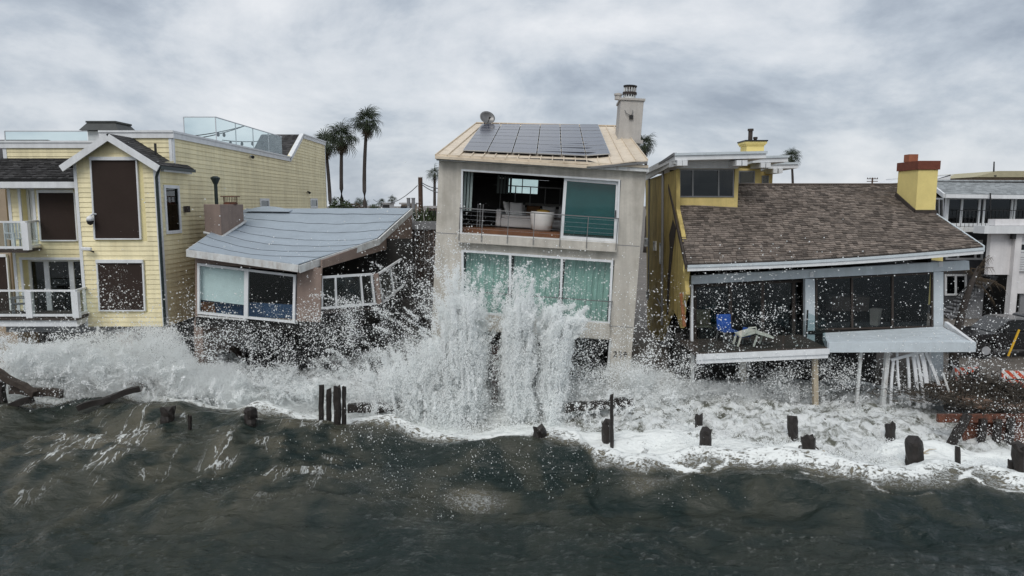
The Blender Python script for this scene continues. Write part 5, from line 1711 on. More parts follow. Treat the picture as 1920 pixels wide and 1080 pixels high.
# ================================================================== car park corner at the right
tY, tz = 30.2, LOTZ + .03
tx = P(1812, 620, tY).x
tk = thing('pickup_truck', 'black pickup truck with camper shell parked at the right edge', 'truck', (tx + 2.8, tY + .9, tz))
bodyp = [(0.02, .42), (0, .95), (.12, 1.08), (1.35, 1.16), (1.5, 1.2), (5.5, 1.2), (5.55, .5), (4.75, .42), (4.6, .75), (4.2, .9), (3.8, .75), (3.65, .42), (1.5, .42), (1.35, .75), (.95, .9), (.55, .75), (.4, .42)]
MB().prism([(tx + a, tY, tz + b) for a, b in reversed(bodyp)], (0, 1.85, 0)).build('body', m_truck, tk, bevel=.03)
MB().prism([(tx + a, tY + .12, tz + b) for a, b in reversed([(1.32, 1.17), (1.95, 1.72), (2.2, 1.77), (3.1, 1.77), (3.2, 1.21)])], (0, 1.6, 0)).build('cab', m_truck, tk, bevel=.03)
MB().prism([(tx + a, tY + .06, tz + b) for a, b in reversed([(3.22, 1.21), (3.3, 1.8), (3.5, 1.86), (5.3, 1.86), (5.45, 1.21)])], (0, 1.72, 0)).build('camper_shell', m_truck, tk, bevel=.04)
for nm, q in (('side_window', [(1.6, 1.24), (2.9, 1.24), (2.9, 1.66), (2.05, 1.66)]), ('shell_window', [(3.4, 1.3), (5.2, 1.3), (5.15, 1.72), (3.5, 1.72)])):
    yy = tY + (.1 if nm[:2] == 'si' else .045)
    MB().prism([(tx + a, yy, tz + b) for a, b in reversed(q)], (0, .012, 0)).build(nm, m_carglass, tk)
for xx in (.95, 4.2):
    for yy in (tY - .01, tY + 1.62):
        wM = Matrix.Translation(V((tx + xx, yy, tz + .37))) @ Matrix.Rotation(R(-90), 4, 'X')
        wh = MB(wM).lathe((0, 0, 0), [(.22, 0), (.36, .0), (.38, .05), (.38, .2), (.36, .24), (.2, .24)], 20).build('wheel', m_tyre, tk, True)
        MB(wM).lathe((0, 0, 0), [(.2, -.012), (.21, .02), (.2, .1), (.05, .12)], 12).build('rim', m_alu, wh)
box('wing_mirror', tx + 1.6, tx + 1.72, tY - .2, tY - .005, tz + 1.2, tz + 1.4, m_black, tk, bevel=.02)
box('tail_lamp', tx + 5.4, tx + 5.56, tY - .006, tY + .1, tz + .85, tz + 1.12, m_red, tk)
box('headlamp', tx - .012, tx + .2, tY - .006, tY + .3, tz + .75, tz + .95, m_alu, tk)
box('bumper', tx - .1, tx - .002, tY + .05, tY + 1.8, tz + .4, tz + .62, m_steel, tk)
MB().beam((tx + 2.0, tY - .01, tz + 1.05), (tx + 2.02, tY - .01, tz + .5), .015, .02, (0, 1, 0)).build('door_gap', m_tyre, tk)
MB().beam((tx + 2.65, tY - .02, tz + 1.08), (tx + 2.85, tY - .02, tz + 1.08), .03, .04).build('door_handle', m_steel, tk)
pp = thing('yellow_stake', 'thin yellow stake leaning in front of the black pickup', 'stake', P(1890, 665, 29.5))
MB().path([P(1890, 668, 29.6), P(1911, 618, 29.6)], .045, 8).build('stake', m_yellowpole, pp)
MB().path([P(1888.5, 672, 29.6), P(1890.2, 667.6, 29.6)], [.01, .05], 8).build('point', m_steel, pp)

ms = bpy.data.materials.new('barricade_stripe')
ms.use_nodes = True
nd, lk = ms.node_tree.nodes, ms.node_tree.links
g_ = nd.new('ShaderNodeNewGeometry')
sp2 = nd.new('ShaderNodeSeparateXYZ')
lk.new(g_.outputs['Position'], sp2.inputs[0])
ad = nd.new('ShaderNodeMath')
ad.operation = 'ADD'
lk.new(sp2.outputs[0], ad.inputs[0])
lk.new(sp2.outputs[2], ad.inputs[1])
m2 = nd.new('ShaderNodeMath')
m2.operation = 'PINGPONG'
m2.inputs[1].default_value = .16
lk.new(ad.outputs[0], m2.inputs[0])
gt = nd.new('ShaderNodeMath')
gt.operation = 'GREATER_THAN'
gt.inputs[1].default_value = .08
lk.new(m2.outputs[0], gt.inputs[0])
mx_ = nd.new('ShaderNodeMix')
mx_.data_type = 'RGBA'
mx_.inputs['A'].default_value = (.65, .65, .63, 1)
mx_.inputs['B'].default_value = (.55, .07, .02, 1)
lk.new(gt.outputs[0], mx_.inputs['Factor'])
lk.new(mx_.outputs['Result'], nd['Principled BSDF'].inputs['Base Color'])


def barricade(label, c, w, rz, h=1.0):
    M_ = Matrix.Translation(c) @ Matrix.Rotation(rz, 4, 'Z')
    t = thing('barricade', label, 'barricade', M=M_, group='striped road barricades')
    for z0, z1, y in ((h - .3, h - .02, -.1), (h - .62, h - .36, -.17)):
        MB(M_).hexa([(-w / 2, y, z0), (w / 2, y, z0), (w / 2, y + .03, z0), (-w / 2, y + .03, z0), (-w / 2, y + .05, z1), (w / 2, y + .05, z1), (w / 2, y + .08, z1), (-w / 2, y + .08, z1)]).build('striped_board', ms, t)
    for sx in (-1, 1):
        MB(M_).beam((sx * (w / 2 - .08), -.28, 0), (sx * (w / 2 - .08), .02, h + .03), .05, .05, (0, 1, 0)).build('leg', m_white, t)
        MB(M_).beam((sx * (w / 2 - .08), .3, 0), (sx * (w / 2 - .08), .05, h + .03), .05, .05, (0, 1, 0)).build('leg', m_white, t)


barricade('striped road barricade half buried behind the brush heap', GZ(1808, 726, LOTZ), 1.0, R(8), .8)
barricade('red and white striped road barricade at the right edge', GZ(1903, 736, LOTZ), 1.1, R(-6), .85)

# leaning broken palm beside the deck
lb, lt = GZ(1796, 640, LOTZ), P(1858, 478, 29)
lb = V((P(1792, 625, 28).x, 28, LOTZ))
lp = thing('leaning_palm', 'battered leaning young palm beside the right deck with bare fronds', 'palm tree', lb)
pts = [lb, P(1795, 620, 28), P(1808, 570, 28.2), P(1822, 530, 28.4), P(1836, 500, 28.6)]
MB().path(pts, [.2, .17, .14, .11, .07], 8).build('trunk', m_trunk, lp, True)
for i in range(11):
    a = R(-70 + i * 26)
    L_ = random.uniform(.9, 1.5)
    d = V((math.cos(a) * .8 + .3, random.uniform(-.5, .5), math.sin(a) * .7 + .25)).normalized()
    mb = MB()
    o_ = pts[3] + (pts[4] - pts[3]) * random.random()
    rib = [o_ + d * L_ * k / 6 + V((0, 0, -.35 * (k / 6) ** 2 * L_)) for k in range(7)]
    mb.path(rib, [.02, .018, .015, .012, .01, .008, .005], 4)
    for k in range(1, 7):
        for s in (-1, 1):
            for j in range(2):
                b_ = lerp(rib[k - 1], rib[k], j / 2)
                e_ = b_ + d * .16 + V((0, s * .12, -.3 + .12 * s)) * random.uniform(.6, 1.1)
                w_ = d * .012
                mb.add([b_ - w_, b_ + w_, e_], [(0, 1, 2)], random.random())
    mb.build('frond', m_deadfrond, lp)

# brush heap and rusty wall
bc_ = GZ(1815, 735, LOTZ)
bh = MB()
for i in range(3600):
    p = V((random.gauss(17.7, 1.5), random.gauss(24.2, 1.0), LOTZ))
    hgt = max(.18, (.8 + .5 * math.sin(p.x * 3.1) * math.cos(p.y * 2.3)) * math.exp(-((p.x - 17.4) / 1.2) ** 2 - ((p.y - 24.3) / 1.1) ** 2))
    p.z += random.random() * hgt
    d = V((random.gauss(0, 1), random.gauss(0, 1), random.gauss(0.1, .5))).normalized() * random.uniform(.15, 1.0)
    q = p + d
    q.z = max(q.z, LOTZ + .02)
    s = d.cross(V((0, 0, 1))).normalized() * random.uniform(.008, .03)
    u = V((0, 0, s.length * 1.2))
    bh.add([p - s, p + s, p + u, q], [(0, 1, 3), (1, 2, 3), (2, 0, 3)], random.random())
bh.build('brush_heap', m_twig, None, False, 'dark heap of tangled brush and twigs in front of the barricades', 'debris', None, 'stuff')
for i, (p, q, w, lab) in enumerate(((P(1772, 752, 24), P(1838, 690, 24.8), .12, 'long pale board leaning out of the brush heap'), (P(1768, 700, 24.6), P(1782, 742, 24.2), .07, 'short white stick leaning beside the deck post'), (P(1872, 715, 24.4), P(1918, 752, 24), .16, 'grey plank lying across the rubble at the right edge'), (P(1783, 678, 25.6), P(1795, 705, 25.4), .06, 'thin white tube stuck in the brush heap'))):
    MB().beam(p, q, w, w * .5).build('loose_board', m_wwhite if i else m_driftwood, None, False, lab, 'board', 'loose boards by the brush heap')
rb_ = MB()
for i in range(420):
    p = V((random.uniform(15.8, 21.5), random.uniform(22.4, 25.6), LOTZ))
    r_ = random.uniform(.05, .2)
    q = [p + V((r_ * random.uniform(.6, 1.3) * sx, r_ * random.uniform(.6, 1.3) * sy, r_ * random.uniform(.3, .9) * sz + .05)) for sz in (-.3, 1) for sx, sy in ((-1, -1), (1, -1), (1, 1), (-1, 1))]
    rb_.hexa(q, random.random())
rb_.build('rubble', mat('broken_rubble', (0.13, 0.085, 0.06), .9, .4, 3, rnd=.6, bump=.5), None, False, 'reddish brown broken rubble strewn behind the rusty seawall', 'rubble', None, 'stuff')
RW = thing('rusty_seawall', 'rust red steel seawall with top waler and dark posts', 'wall', (19, 22, 0))
wx0_, wx1_ = P(1806, 800, 22.1).x, 26.0
zt_ = P(1850, 780, 22.0).z
n_ = 20
for i in range(n_):
    x0, x1 = lerp(wx0_, wx1_, i / n_), lerp(wx0_, wx1_, (i + 1) / n_)
    dy = .08 if i % 2 else 0
    lowz = -.9
    MB().hexa([(x0, 22.08 + dy, lowz), (x1, 22.08 + dy, lowz), (x1, 22.15 + dy, lowz), (x0, 22.15 + dy, lowz), (x0, 22.08 + dy, zt_ - .02), (x1, 22.08 + dy, zt_ - .02), (x1, 22.15 + dy, zt_ - .02), (x0, 22.15 + dy, zt_ - .02)], random.random()).build('sheet_pile', m_rust, RW)
a, b = P(1758, 784, 21.95), V((26, 21.95, P(1900, 782, 21.95).z))
MB().beam(a, b, .14, .26).build('waler', m_rust, RW)
for px_ in (1838, 1866, 1890):
    x = P(px_, 800, 21.9).x
    box('post', x - .1, x + .1, 21.72, 21.87, -.9, zt_ + random.uniform(-.1, .05), m_pile, RW)

# ================================================================== broken piles in the surf
def pile(label, px, ytop, ybase, wpx, lean=0, mt=None, square=False, zb_=0.0, cat='pile', nm='broken_pile', Y=None):
    if Y is None:
        Y = GZ(px, ybase, zb_).y
    b_, t_ = P(px, ybase, Y), P(px + lean, ytop, Y)
    d = (t_ - b_)
    b_ = b_ - d.normalized() * 1.2
    r_ = wpx / 2 / FPX * Y
    n_ = 8 if square else 11
    rings = []
    ax = d.normalized()
    s = ax.cross(V((0, 1, 0))).normalized()
    u = s.cross(ax)
    ph = random.random() * 6
    nr = 12
    for i in range(nr):
        k = i / (nr - 1)
        c = lerp(b_, t_, k)
        ring = []
        for j in range(n_):
            a = 2 * math.pi * (j + .5) / n_
            rr = r_ * (1.06 - .08 * k) * (1 + random.uniform(-.17, .17) + .1 * math.sin(3 * a + ph + 2 * k))
            if square:
                rr *= 1 / max(abs(math.cos(a)), abs(math.sin(a))) * .95
            e = ax * (random.uniform(-.12, .07) if i == nr - 1 else 0)
            ring.append(c + (s * math.cos(a) + u * math.sin(a)) * rr + e)
        rings.append(ring)
    return MB().rings(rings).build(nm, mt or m_pile, None, False, label, cat, 'broken timber piles in the surf')


PILES = [
    ('squat black stump left of the pile cluster', 470, 768, 792, 23), ('low black stump below the collapsed house chimney', 316, 763, 786, 25),
    ('thin short black post between two squat stumps', 356, 779, 795, 7), ('leftmost tall pile of the cluster before the collapsed house', 603, 724, 806, 10),
    ('second pile of the tall cluster, slightly shorter', 617, 729, 808, 10), ('thickest pile of the tall cluster', 633, 725, 812, 14),
    ('rightmost pile of the tall cluster', 645, 725, 810, 8),     ('low stump at the foot of the right splash column', 1012, 800, 826, 24),
    ('tall thin black post right of the splash', 1147, 741, 834, 7), ('short block pile leaning on the tall thin post', 1137, 789, 828, 17),
    ('upright pile alone in the foam left of centre right', 1324, 805, 845, 21), ('small spray covered pile behind the lone upright one', 1310, 777, 803, 14),
    ('spray covered pile left of the rope wrapped one', 1486, 782, 824, 19), ('knobbly rope wrapped pile standing forward in the foam', 1516, 815, 868, 25),
    ('faint pile right behind the rope wrapped one', 1549, 785, 802, 15), ('spray covered pile behind the widest pile', 1669, 792, 825, 18),
    ('widest broken pile with loose roots on its right', 1714, 822, 872, 31), ('short slim stake below the leaning timber', 1796, 839, 873, 10),
    ('dark pile low at the right edge', 1897, 866, 884, 16), ('dark taller pile at the very right edge', 1912, 832, 888, 24), ('small pile under the collapsed house corner', 392, 735, 752, 12),
]
for a in PILES:
    pile(*a, zb_=.25 if a[1] == 392 else .8 if a[1] < 500 else .5 if a[1] < 580 else .3)
pile('dark timber leaning from the surf onto the rusty seawall', 1781, 778, 836, 17, 34, nm='leaning_timber', cat='timber', Y=21.6)
pile('rusty red pile inside the splash between its columns', 926, 650, 800, 13, 3, mt=m_rustdark, Y=25.9)
pile('dark pile behind the left column of the splash', 862, 700, 800, 18, Y=25.9)
pile('dark pile behind the middle column of the splash', 982, 735, 800, 20, Y=25.9)
rp = P(1516, 850, GZ(1516, 868, 0).y)
ro = thing('rope', 'frayed rope wound round the knobbly pile', 'rope', rp)
for k in range(3):
    z = -.25 + .2 * k
    MB().path([rp + V((.29 * math.cos(t), .29 * math.sin(t), z + .02 * math.sin(3 * t))) for t in np.linspace(0, 6.1, 16)], .025, 5).build('coil', m_driftwood, ro)
MB().path([rp + V((.28, -.1, .1)), rp + V((.42, -.15, .14)), rp + V((.45, -.15, -.05))], .02, 5).build('loose_end', m_bare, ro)
rt = P(1730, 850, GZ(1714, 872, 0).y)
r2 = thing('root_tangle', 'thin bare roots sticking out of the widest pile', 'roots', rt)
for e in ((.6, -.02, -.18), (.45, .05, .12), (.75, 0, -.3)):
    MB().path([rt, rt + V(e) * .5 + V((0, 0, .06)), rt + V(e)], [.025, .018, .008], 5).build('root', m_bare, r2)


def timber(label, p, q, w, h, mt=None, nm='floating_timber'):
    p, q = V(p), V(q)
    d = (q - p)
    rings = []
    s = d.cross(V((0, 0, 1))).normalized()
    u = s.cross(d).normalized()
    for i in range(9):
        c = lerp(p, q, i / 8) + u * .03 * math.sin(i * 1.3)
        rings.append([c + s * (w / 2 * sx * random.uniform(.8, 1.1)) + u * (h / 2 * sy * random.uniform(.8, 1.1)) for sx, sy in ((-1, -1), (1, -1), (1, 1), (-1, 1))])
    return MB().rings(rings).build(nm, mt or m_pile, None, False, label, 'timber', 'timbers in the surf')


timber('long black timber pitched up in the surf at left', P(145, 766, 24.0), P(262, 728, 24.9), .22, .22)
timber('horizontal black timber behind the tall pile cluster', P(652, 766, 24.3), P(760, 762, 24.6), .3, .32)
timber('horizontal black timber left of the tall thin post', P(1058, 766, 24.3), P(1186, 752, 24.5), .28, .32)
timber('broken brown timber sloping in from the left edge', P(-20, 690, 24.4), P(66, 738, 24.2), .24, .22, m_driftwood)
timber('dark brown timber lying behind the left edge timber', P(20, 730, 24.6), P(116, 738, 24.7), .25, .3, m_driftwood)
timber('low black timber in the left edge foam', P(-20, 775, 24.1), P(60, 748, 24.4), .3, .25)
timber('black upright broken timber at the left frame edge', P(2, 780, 24.7), P(0, 715, 24.7), .25, .3)
timber('thin brown branch floating on the dark water', GZ(488, 858, .06), GZ(524, 873, .06), .06, .05, m_orange, 'floating_branch')
timber('small pale stick floating on the dark water', GZ(515, 851, .05), GZ(530, 853, .05), .06, .04, m_wwhite, 'floating_stick')

# ================================================================== sea
def vnoise(p, seed=0):
    i = np.floor(p).astype(np.int64)
    f = p - i
    u = f * f * (3 - 2 * f)
    out = np.zeros(len(p))
    for dx in (0, 1):
        wx = u[:, 0] if dx else 1 - u[:, 0]
        for dy in (0, 1):
            wy = u[:, 1] if dy else 1 - u[:, 1]
            for dz in (0, 1):
                wz = u[:, 2] if dz else 1 - u[:, 2]
                h = ((i[:, 0] + dx) * 374761393 + (i[:, 1] + dy) * 668265263 + (i[:, 2] + dz) * 1440662683 + seed * 974634777) & 0xffffffff
                h = ((h ^ (h >> 13)) * 1274126177) & 0xffffffff
                h = h ^ (h >> 16)
                out += wx * wy * wz * (h / 4294967295.0)
    return out


def fbm(p, oct_=4, seed=0, gain=.5):
    a, s, t = 1.0, 0.0, 0.0
    for o_ in range(oct_):
        s = s + a * vnoise(p * (2.03 ** o_) + 17.3 * o_, seed + o_)
        t += a
        a *= gain
    return s / t


def sstep(x, a, b):
    t = np.clip((x - a) / (b - a), 0, 1)
    return t * t * (3 - 2 * t)


# edge of the white water, traced as (photo x, photo y) and turned into a line on the sea
EDGE = [(-300, 770), (0, 772), (110, 778), (200, 765), (300, 778), (400, 785), (520, 795), (600, 808), (700, 806), (800, 815), (900, 826), (1000, 828), (1080, 835), (1110, 868), (1200, 880), (1300, 872), (1400, 880), (1500, 885), (1600, 905), (1700, 910), (1780, 895), (1920, 915), (2200, 920)]
ew = [GZ(x, y, 0) for x, y in EDGE]
EX, EY = np.array([p.x for p in ew]), np.array([p.y for p in ew])
xs = np.concatenate([[-3000, -800, -250, -90, -50], np.arange(-32, 32.01, .085), [50, 90, 250, 800, 3000]])
ys = np.concatenate([[-3000, -600, -150, -50, -20, -8, -2, 3, 6, 8, 9.5], np.arange(10.6, 26.8, .085), [27.5, 28.5, 30, 33]])
XX, YY = np.meshgrid(xs, ys)
x, y = XX.ravel(), YY.ravel()
pt = np.stack([x, y, np.zeros_like(x)], 1)
yb = np.interp(x, EX, EY)
d = y - yb                                  # > 0 behind the white-water edge
near = np.exp(-(np.maximum(0, np.abs(x) - 30) / 20) ** 2) * np.exp(-np.maximum(0, 8 - y) / 15)
h = 1.1 * (fbm(pt * [.16, .34, 1] + 3, 3, 5) - .5) + .5 * (fbm(pt * [.45, .8, 1] + 9, 3, 8) - .5)
# oblique ridges on the left, running up to the right
ca, sa = math.cos(R(98)), math.sin(R(98))
al, ac_ = x * ca + y * sa, -x * sa + y * ca
warp = 1.2 * fbm(pt * .35 + 31, 2, 3)
ridge = 1 - np.abs(2 * vnoise(np.stack([al * .10 + warp * .3, ac_ * .62 + warp, np.zeros_like(x)], 1), 12) - 1)
leftw = sstep(-x, 1.0, 8) * np.exp(-((y - 21.0) / 4.6) ** 2)
h += .3 * leftw * (ridge ** 1.6 - .3)
# a lip of turned-over water along the edge
lip = .36 * np.exp(-((d + .15) / .5) ** 2) * (.4 + .9 * fbm(pt * .9, 2, 4)) + .2 * np.exp(-((d + 1.5) / .9) ** 2)
h += lip - .22 * np.exp(-((d + 3.2) / 1.3) ** 2)
h += .55 * np.exp(-((d + 2.4) / 2.0) ** 2) * sstep(-x, 2, 9)
rightw = sstep(x, 2, 7)
sw_ = np.sin(1.9 * np.hypot(x - 9.5, (y - 21.4) * 1.6) + 2.5 * fbm(pt * .5, 2, 6))
h += .11 * rightw * np.exp(-((y - 20.6) / 1.6) ** 2) * sw_
h += .17 * ((1 - np.abs(2 * fbm(pt * [.8, 1.6, 1] + 5, 4, 21, .55) - 1)) ** 2 - .4) * near
h = h * near
# foam amount
chop = fbm(pt * 1.6 + 40, 4, 17)
foam = .25 + .72 * sstep(d, -1.7, .5)
foam = np.maximum(foam, .74 * sstep(d, -3.0, .2) * rightw * (.45 + .75 * (sw_ * .5 + .5)))
foam = np.maximum(foam, .66 * sstep(d, -1.3, .0) * (.5 + chop))
wob = 1.6 * fbm(pt * .8 + 77, 3, 71)
for cx_ in (5.4, 8.8, 11.6, 14.6, -9.0):
    cy_ = float(np.interp(cx_, EX, EY)) + .25
    rr_2 = np.hypot(x - cx_, (y - cy_) * 1.5)
    arc = 1 - np.abs(np.mod(rr_2 * .85 + wob, 1) - .5) * 2
    env = np.exp(-(np.maximum(0, rr_2 - 1.3) / 1.3) ** 2) * sstep(-d, -.3, .4)
    foam = np.maximum(foam, 1.0 * env * sstep(arc, .66, .95) * sstep(chop, .25, .5))
    foam = np.maximum(foam, .58 * env)
streak = np.clip(1.15 * leftw * (.35 + .65 * sstep(ridge, .35, .9)) * sstep(chop, .28, .6), 0, 1)
streak = np.maximum(streak, .42 * np.exp(-((y - 20) / 4.5) ** 2) * sstep(chop, .42, .62))
foam = np.maximum(foam, .5 * leftw * sstep(ridge, .7, .98) * sstep(chop, .35, .62))
foam = np.maximum(foam, .56 * np.exp(-((x + 1.1) / 2.1) ** 2 - ((y - 18.6) / 1.2) ** 2))
foam = np.maximum(foam, .5 * np.exp(-((x - 3.9) / 2.2) ** 2 - ((y - 18.8) / 1.0) ** 2))
foam = np.maximum(foam, .36 * sstep(d, -4.5, -.2))
foam = np.maximum(foam, .22)
nx, ny = len(xs), len(ys)
idx = np.arange(nx * ny).reshape(ny, nx)
faces = np.stack([idx[:-1, :-1], idx[:-1, 1:], idx[1:, 1:], idx[1:, :-1]], -1).reshape(-1, 4)


def np_mesh(name, verts, faces, mt, attrs=None, smooth=True, **k):
    me = bpy.data.meshes.new(name)
    n, m = len(verts), len(faces)
    me.vertices.add(n)
    me.vertices.foreach_set('co', verts.astype(np.float32).ravel())
    if m:
        q = faces.shape[1]
        me.loops.add(m * q)
        me.loops.foreach_set('vertex_index', faces.astype(np.int32).ravel())
        me.polygons.add(m)
        me.polygons.foreach_set('loop_start', np.arange(0, m * q, q, dtype=np.int32))
        me.polygons.foreach_set('use_smooth', np.full(m, smooth))
    for a, v_ in (attrs or {}).items():
        at = me.attributes.new(a, 'FLOAT', 'POINT')
        at.data.foreach_set('value', v_.astype(np.float32))
    me.update()
    me.validate()
    me.materials.append(mt)
    o = bpy.data.objects.new(name, me)
    COL.objects.link(o)
    return tag(o, **k)


mwat = bpy.data.materials.new('storm_water')
mwat.use_nodes = True
nd, lk = mwat.node_tree.nodes, mwat.node_tree.links
bs = nd['Principled BSDF']


def N(t, **k):
    n = nd.new(t)
    for a, v_ in k.items():
        n.inputs[a].default_value = v_
    return n


def mth(op, a, b=None):
    n = nd.new('ShaderNodeMath')
    n.operation = op
    for i, v_ in enumerate((a, b)):
        if v_ is None:
            continue
        if isinstance(v_, (int, float)):
            n.inputs[i].default_value = v_
        else:
            lk.new(v_, n.inputs[i])
    return n.outputs[0]


geo = nd.new('ShaderNodeNewGeometry')
mp = nd.new('ShaderNodeMapping')
mp.inputs['Scale'].default_value = (.75, 1.15, 1)
lk.new(geo.outputs['Position'], mp.inputs[0])
fa = nd.new('ShaderNodeAttribute')
fa.attribute_name = 'foam'
n1 = N('ShaderNodeTexNoise', Scale=4.6, Detail=9.0, Roughness=.7, Distortion=.7)
lk.new(mp.outputs[0], n1.inputs['Vector'])
n2 = N('ShaderNodeTexNoise', Scale=14.0, Detail=5.0, Roughness=.7, Distortion=.5)
lk.new(mp.outputs[0], n2.inputs['Vector'])
rd_ = mth('SUBTRACT', 1.0, mth('ABSOLUTE', mth('MULTIPLY', mth('SUBTRACT', n1.outputs[0], .5), 5.5)))
pat = mth('ADD', mth('MULTIPLY', rd_, .55), mth('MULTIPLY', n2.outputs[0], .5))
mr = N('ShaderNodeMapRange')
mr.interpolation_type = 'SMOOTHSTEP'
mr.inputs['From Min'].default_value = -.06
mr.inputs['From Max'].default_value = .22
lk.new(mth('SUBTRACT', mth('ADD', mth('MULTIPLY', fa.outputs['Fac'], 1.25), pat), 1.36), mr.inputs[0])
sa_ = nd.new('ShaderNodeAttribute')
sa_.attribute_name = 'streak'
mr1 = nd.new('ShaderNodeMapping')
mr1.inputs['Rotation'].default_value = (0, 0, R(-98))
lk.new(geo.outputs['Position'], mr1.inputs[0])
mr2 = nd.new('ShaderNodeMapping')
mr2.inputs['Scale'].default_value = (.2, 1.5, 1)
lk.new(mr1.outputs[0], mr2.inputs[0])
n3 = N('ShaderNodeTexNoise', Scale=1.0, Detail=7.0, Roughness=.62, Distortion=.9)
lk.new(mr2.outputs[0], n3.inputs['Vector'])
ln = mth('SUBTRACT', 1.0, mth('ABSOLUTE', mth('MULTIPLY', mth('SUBTRACT', n3.outputs[0], .5), 24.0)))
sfm = N('ShaderNodeMapRange')
sfm.interpolation_type = 'SMOOTHSTEP'
sfm.inputs['From Min'].default_value = .62
sfm.inputs['From Max'].default_value = 1.05
lk.new(mth('ADD', mth('MULTIPLY', mth('MAXIMUM', ln, 0.0), sa_.outputs['Fac']), mth('MULTIPLY', n2.outputs[0], .45)), sfm.inputs[0])
ffac = mth('MAXIMUM', mr.outputs[0], mth('MULTIPLY', sfm.outputs[0], .8))
ncol = N('ShaderNodeTexNoise', Scale=.22, Detail=4.0)
lk.new(geo.outputs['Position'], ncol.inputs['Vector'])
mc = nd.new('ShaderNodeMix')
mc.data_type = 'RGBA'
mc.inputs['A'].default_value = (.005, .0145, .013, 1)
mc.inputs['B'].default_value = (.085, .08, .058, 1)
mrc = N('ShaderNodeMapRange')
mrc.inputs['From Min'].default_value = .24
mrc.inputs['From Max'].default_value = .78
lk.new(mth('ADD', mth('MULTIPLY', ncol.outputs[0], .28), mth('ADD', mth('MULTIPLY', fa.outputs['Fac'], .5), mth('MULTIPLY', sa_.outputs['Fac'], .45))), mrc.inputs[0])
lk.new(mrc.outputs[0], mc.inputs['Factor'])
mt_ = nd.new('ShaderNodeMix')
mt_.data_type = 'RGBA'
mt_.inputs['B'].default_value = (.25, .225, .165, 1)
mrt = N('ShaderNodeMapRange')
mrt.inputs['From Min'].default_value = .42
mrt.inputs['From Max'].default_value = .85
lk.new(fa.outputs['Fac'], mrt.inputs[0])
lk.new(mrt.outputs[0], mt_.inputs['Factor'])
lk.new(mc.outputs['Result'], mt_.inputs['A'])
mf_ = nd.new('ShaderNodeMix')
mf_.data_type = 'RGBA'
mf_.inputs['B'].default_value = (.80, .83, .82, 1)
lk.new(ffac, mf_.inputs['Factor'])
lk.new(mt_.outputs['Result'], mf_.inputs['A'])
lk.new(mf_.outputs['Result'], bs.inputs['Base Color'])
lk.new(mth('ADD', mth('MULTIPLY', ffac, .6), .035), bs.inputs['Roughness'])
bs.inputs['IOR'].default_value = 1.33
mpb = nd.new('ShaderNodeMapping')
mpb.inputs['Scale'].default_value = (.6, 1.25, 1)
mpb.inputs['Rotation'].default_value = (0, 0, R(14))
lk.new(geo.outputs['Position'], mpb.inputs[0])
b1 = N('ShaderNodeTexNoise', Scale=1.5, Detail=7.0, Roughness=.56, Distortion=.25)
lk.new(mpb.outputs[0], b1.inputs['Vector'])
b2 = N('ShaderNodeTexNoise', Scale=6.0, Detail=4.0, Roughness=.6, Distortion=.3)
lk.new(mpb.outputs[0], b2.inputs['Vector'])
bp = N('ShaderNodeBump', Strength=1.0, Distance=.26)
lk.new(mth('ADD', b1.outputs[0], mth('ADD', mth('MULTIPLY', b2.outputs[0], .14), mth('MULTIPLY', ffac, .12))), bp.inputs['Height'])
lk.new(bp.outputs[0], bs.inputs['Normal'])
np_mesh('sea', np.stack([x, y, h], 1), faces, mwat, {'foam': foam, 'streak': streak}, kind='structure')

# ================================================================== white water
mfo = bpy.data.materials.new('white_water')
mfo.use_nodes = True
nd, lk = mfo.node_tree.nodes, mfo.node_tree.links
bs = nd['Principled BSDF']
bs.inputs['Roughness'].default_value = .75
bs.inputs['Specular IOR Level'].default_value = .2
geo = nd.new('ShaderNodeNewGeometry')
nz = N('ShaderNodeTexNoise', Scale=1.9, Detail=9.0, Roughness=.7, Distortion=1.0)
lk.new(geo.outputs['Position'], nz.inputs['Vector'])
rmp = nd.new('ShaderNodeValToRGB')
rmp.color_ramp.elements[0].position = .38
rmp.color_ramp.elements[0].color = (.15, .155, .125, 1)
rmp.color_ramp.elements[1].position = .53
rmp.color_ramp.elements[1].color = (.86, .89, .89, 1)
lk.new(nz.outputs[0], rmp.inputs[0])
lk.new(rmp.outputs[0], bs.inputs['Base Color'])
nb_ = N('ShaderNodeTexNoise', Scale=16.0, Detail=6.0, Roughness=.7)
lk.new(geo.outputs['Position'], nb_.inputs['Vector'])
bp = N('ShaderNodeBump', Strength=.9, Distance=.12)
lk.new(nb_.outputs[0], bp.inputs['Height'])
lk.new(bp.outputs[0], bs.inputs['Normal'])

# churned surface: (photo x, crest height in m)
CREST = [(-300, 1.7), (0, 1.7), (60, 1.2), (130, 1.6), (280, 1.9), (350, 1.1), (400, .9), (480, .9), (590, .6), (660, .3), (740, .3), (800, .4), (900, .2), (1080, .25), (1120, .4), (1200, .8), (1300, .65), (1400, .6), (1500, .6), (1600, .6), (1700, .55), (1780, .35), (1830, .1), (2200, .1)]
cwx = np.array([(px - 960) / FPX * 25 for px, _ in CREST])
cwz = np.array([z for _, z in CREST])
xs2 = np.arange(-26, 19.5, .05)
ts = np.linspace(-.05, 1, 130)
X2, T2 = np.meshgrid(xs2, ts)
X2, T2 = X2.ravel(), T2.ravel()
yb2 = np.interp(X2, EX, EY) + .12
Y2 = yb2 + T2 * (29.5 - yb2)
dd = Y2 - yb2
H2 = np.interp(X2, cwx, cwz)
p2 = np.stack([X2, Y2, np.zeros_like(X2)], 1)
prof = sstep(dd, .9, 4.6) * (1 - .6 * sstep(dd, 5, 7))
lump = fbm(p2 * [.5, .7, 1] + 50, 3, 33)


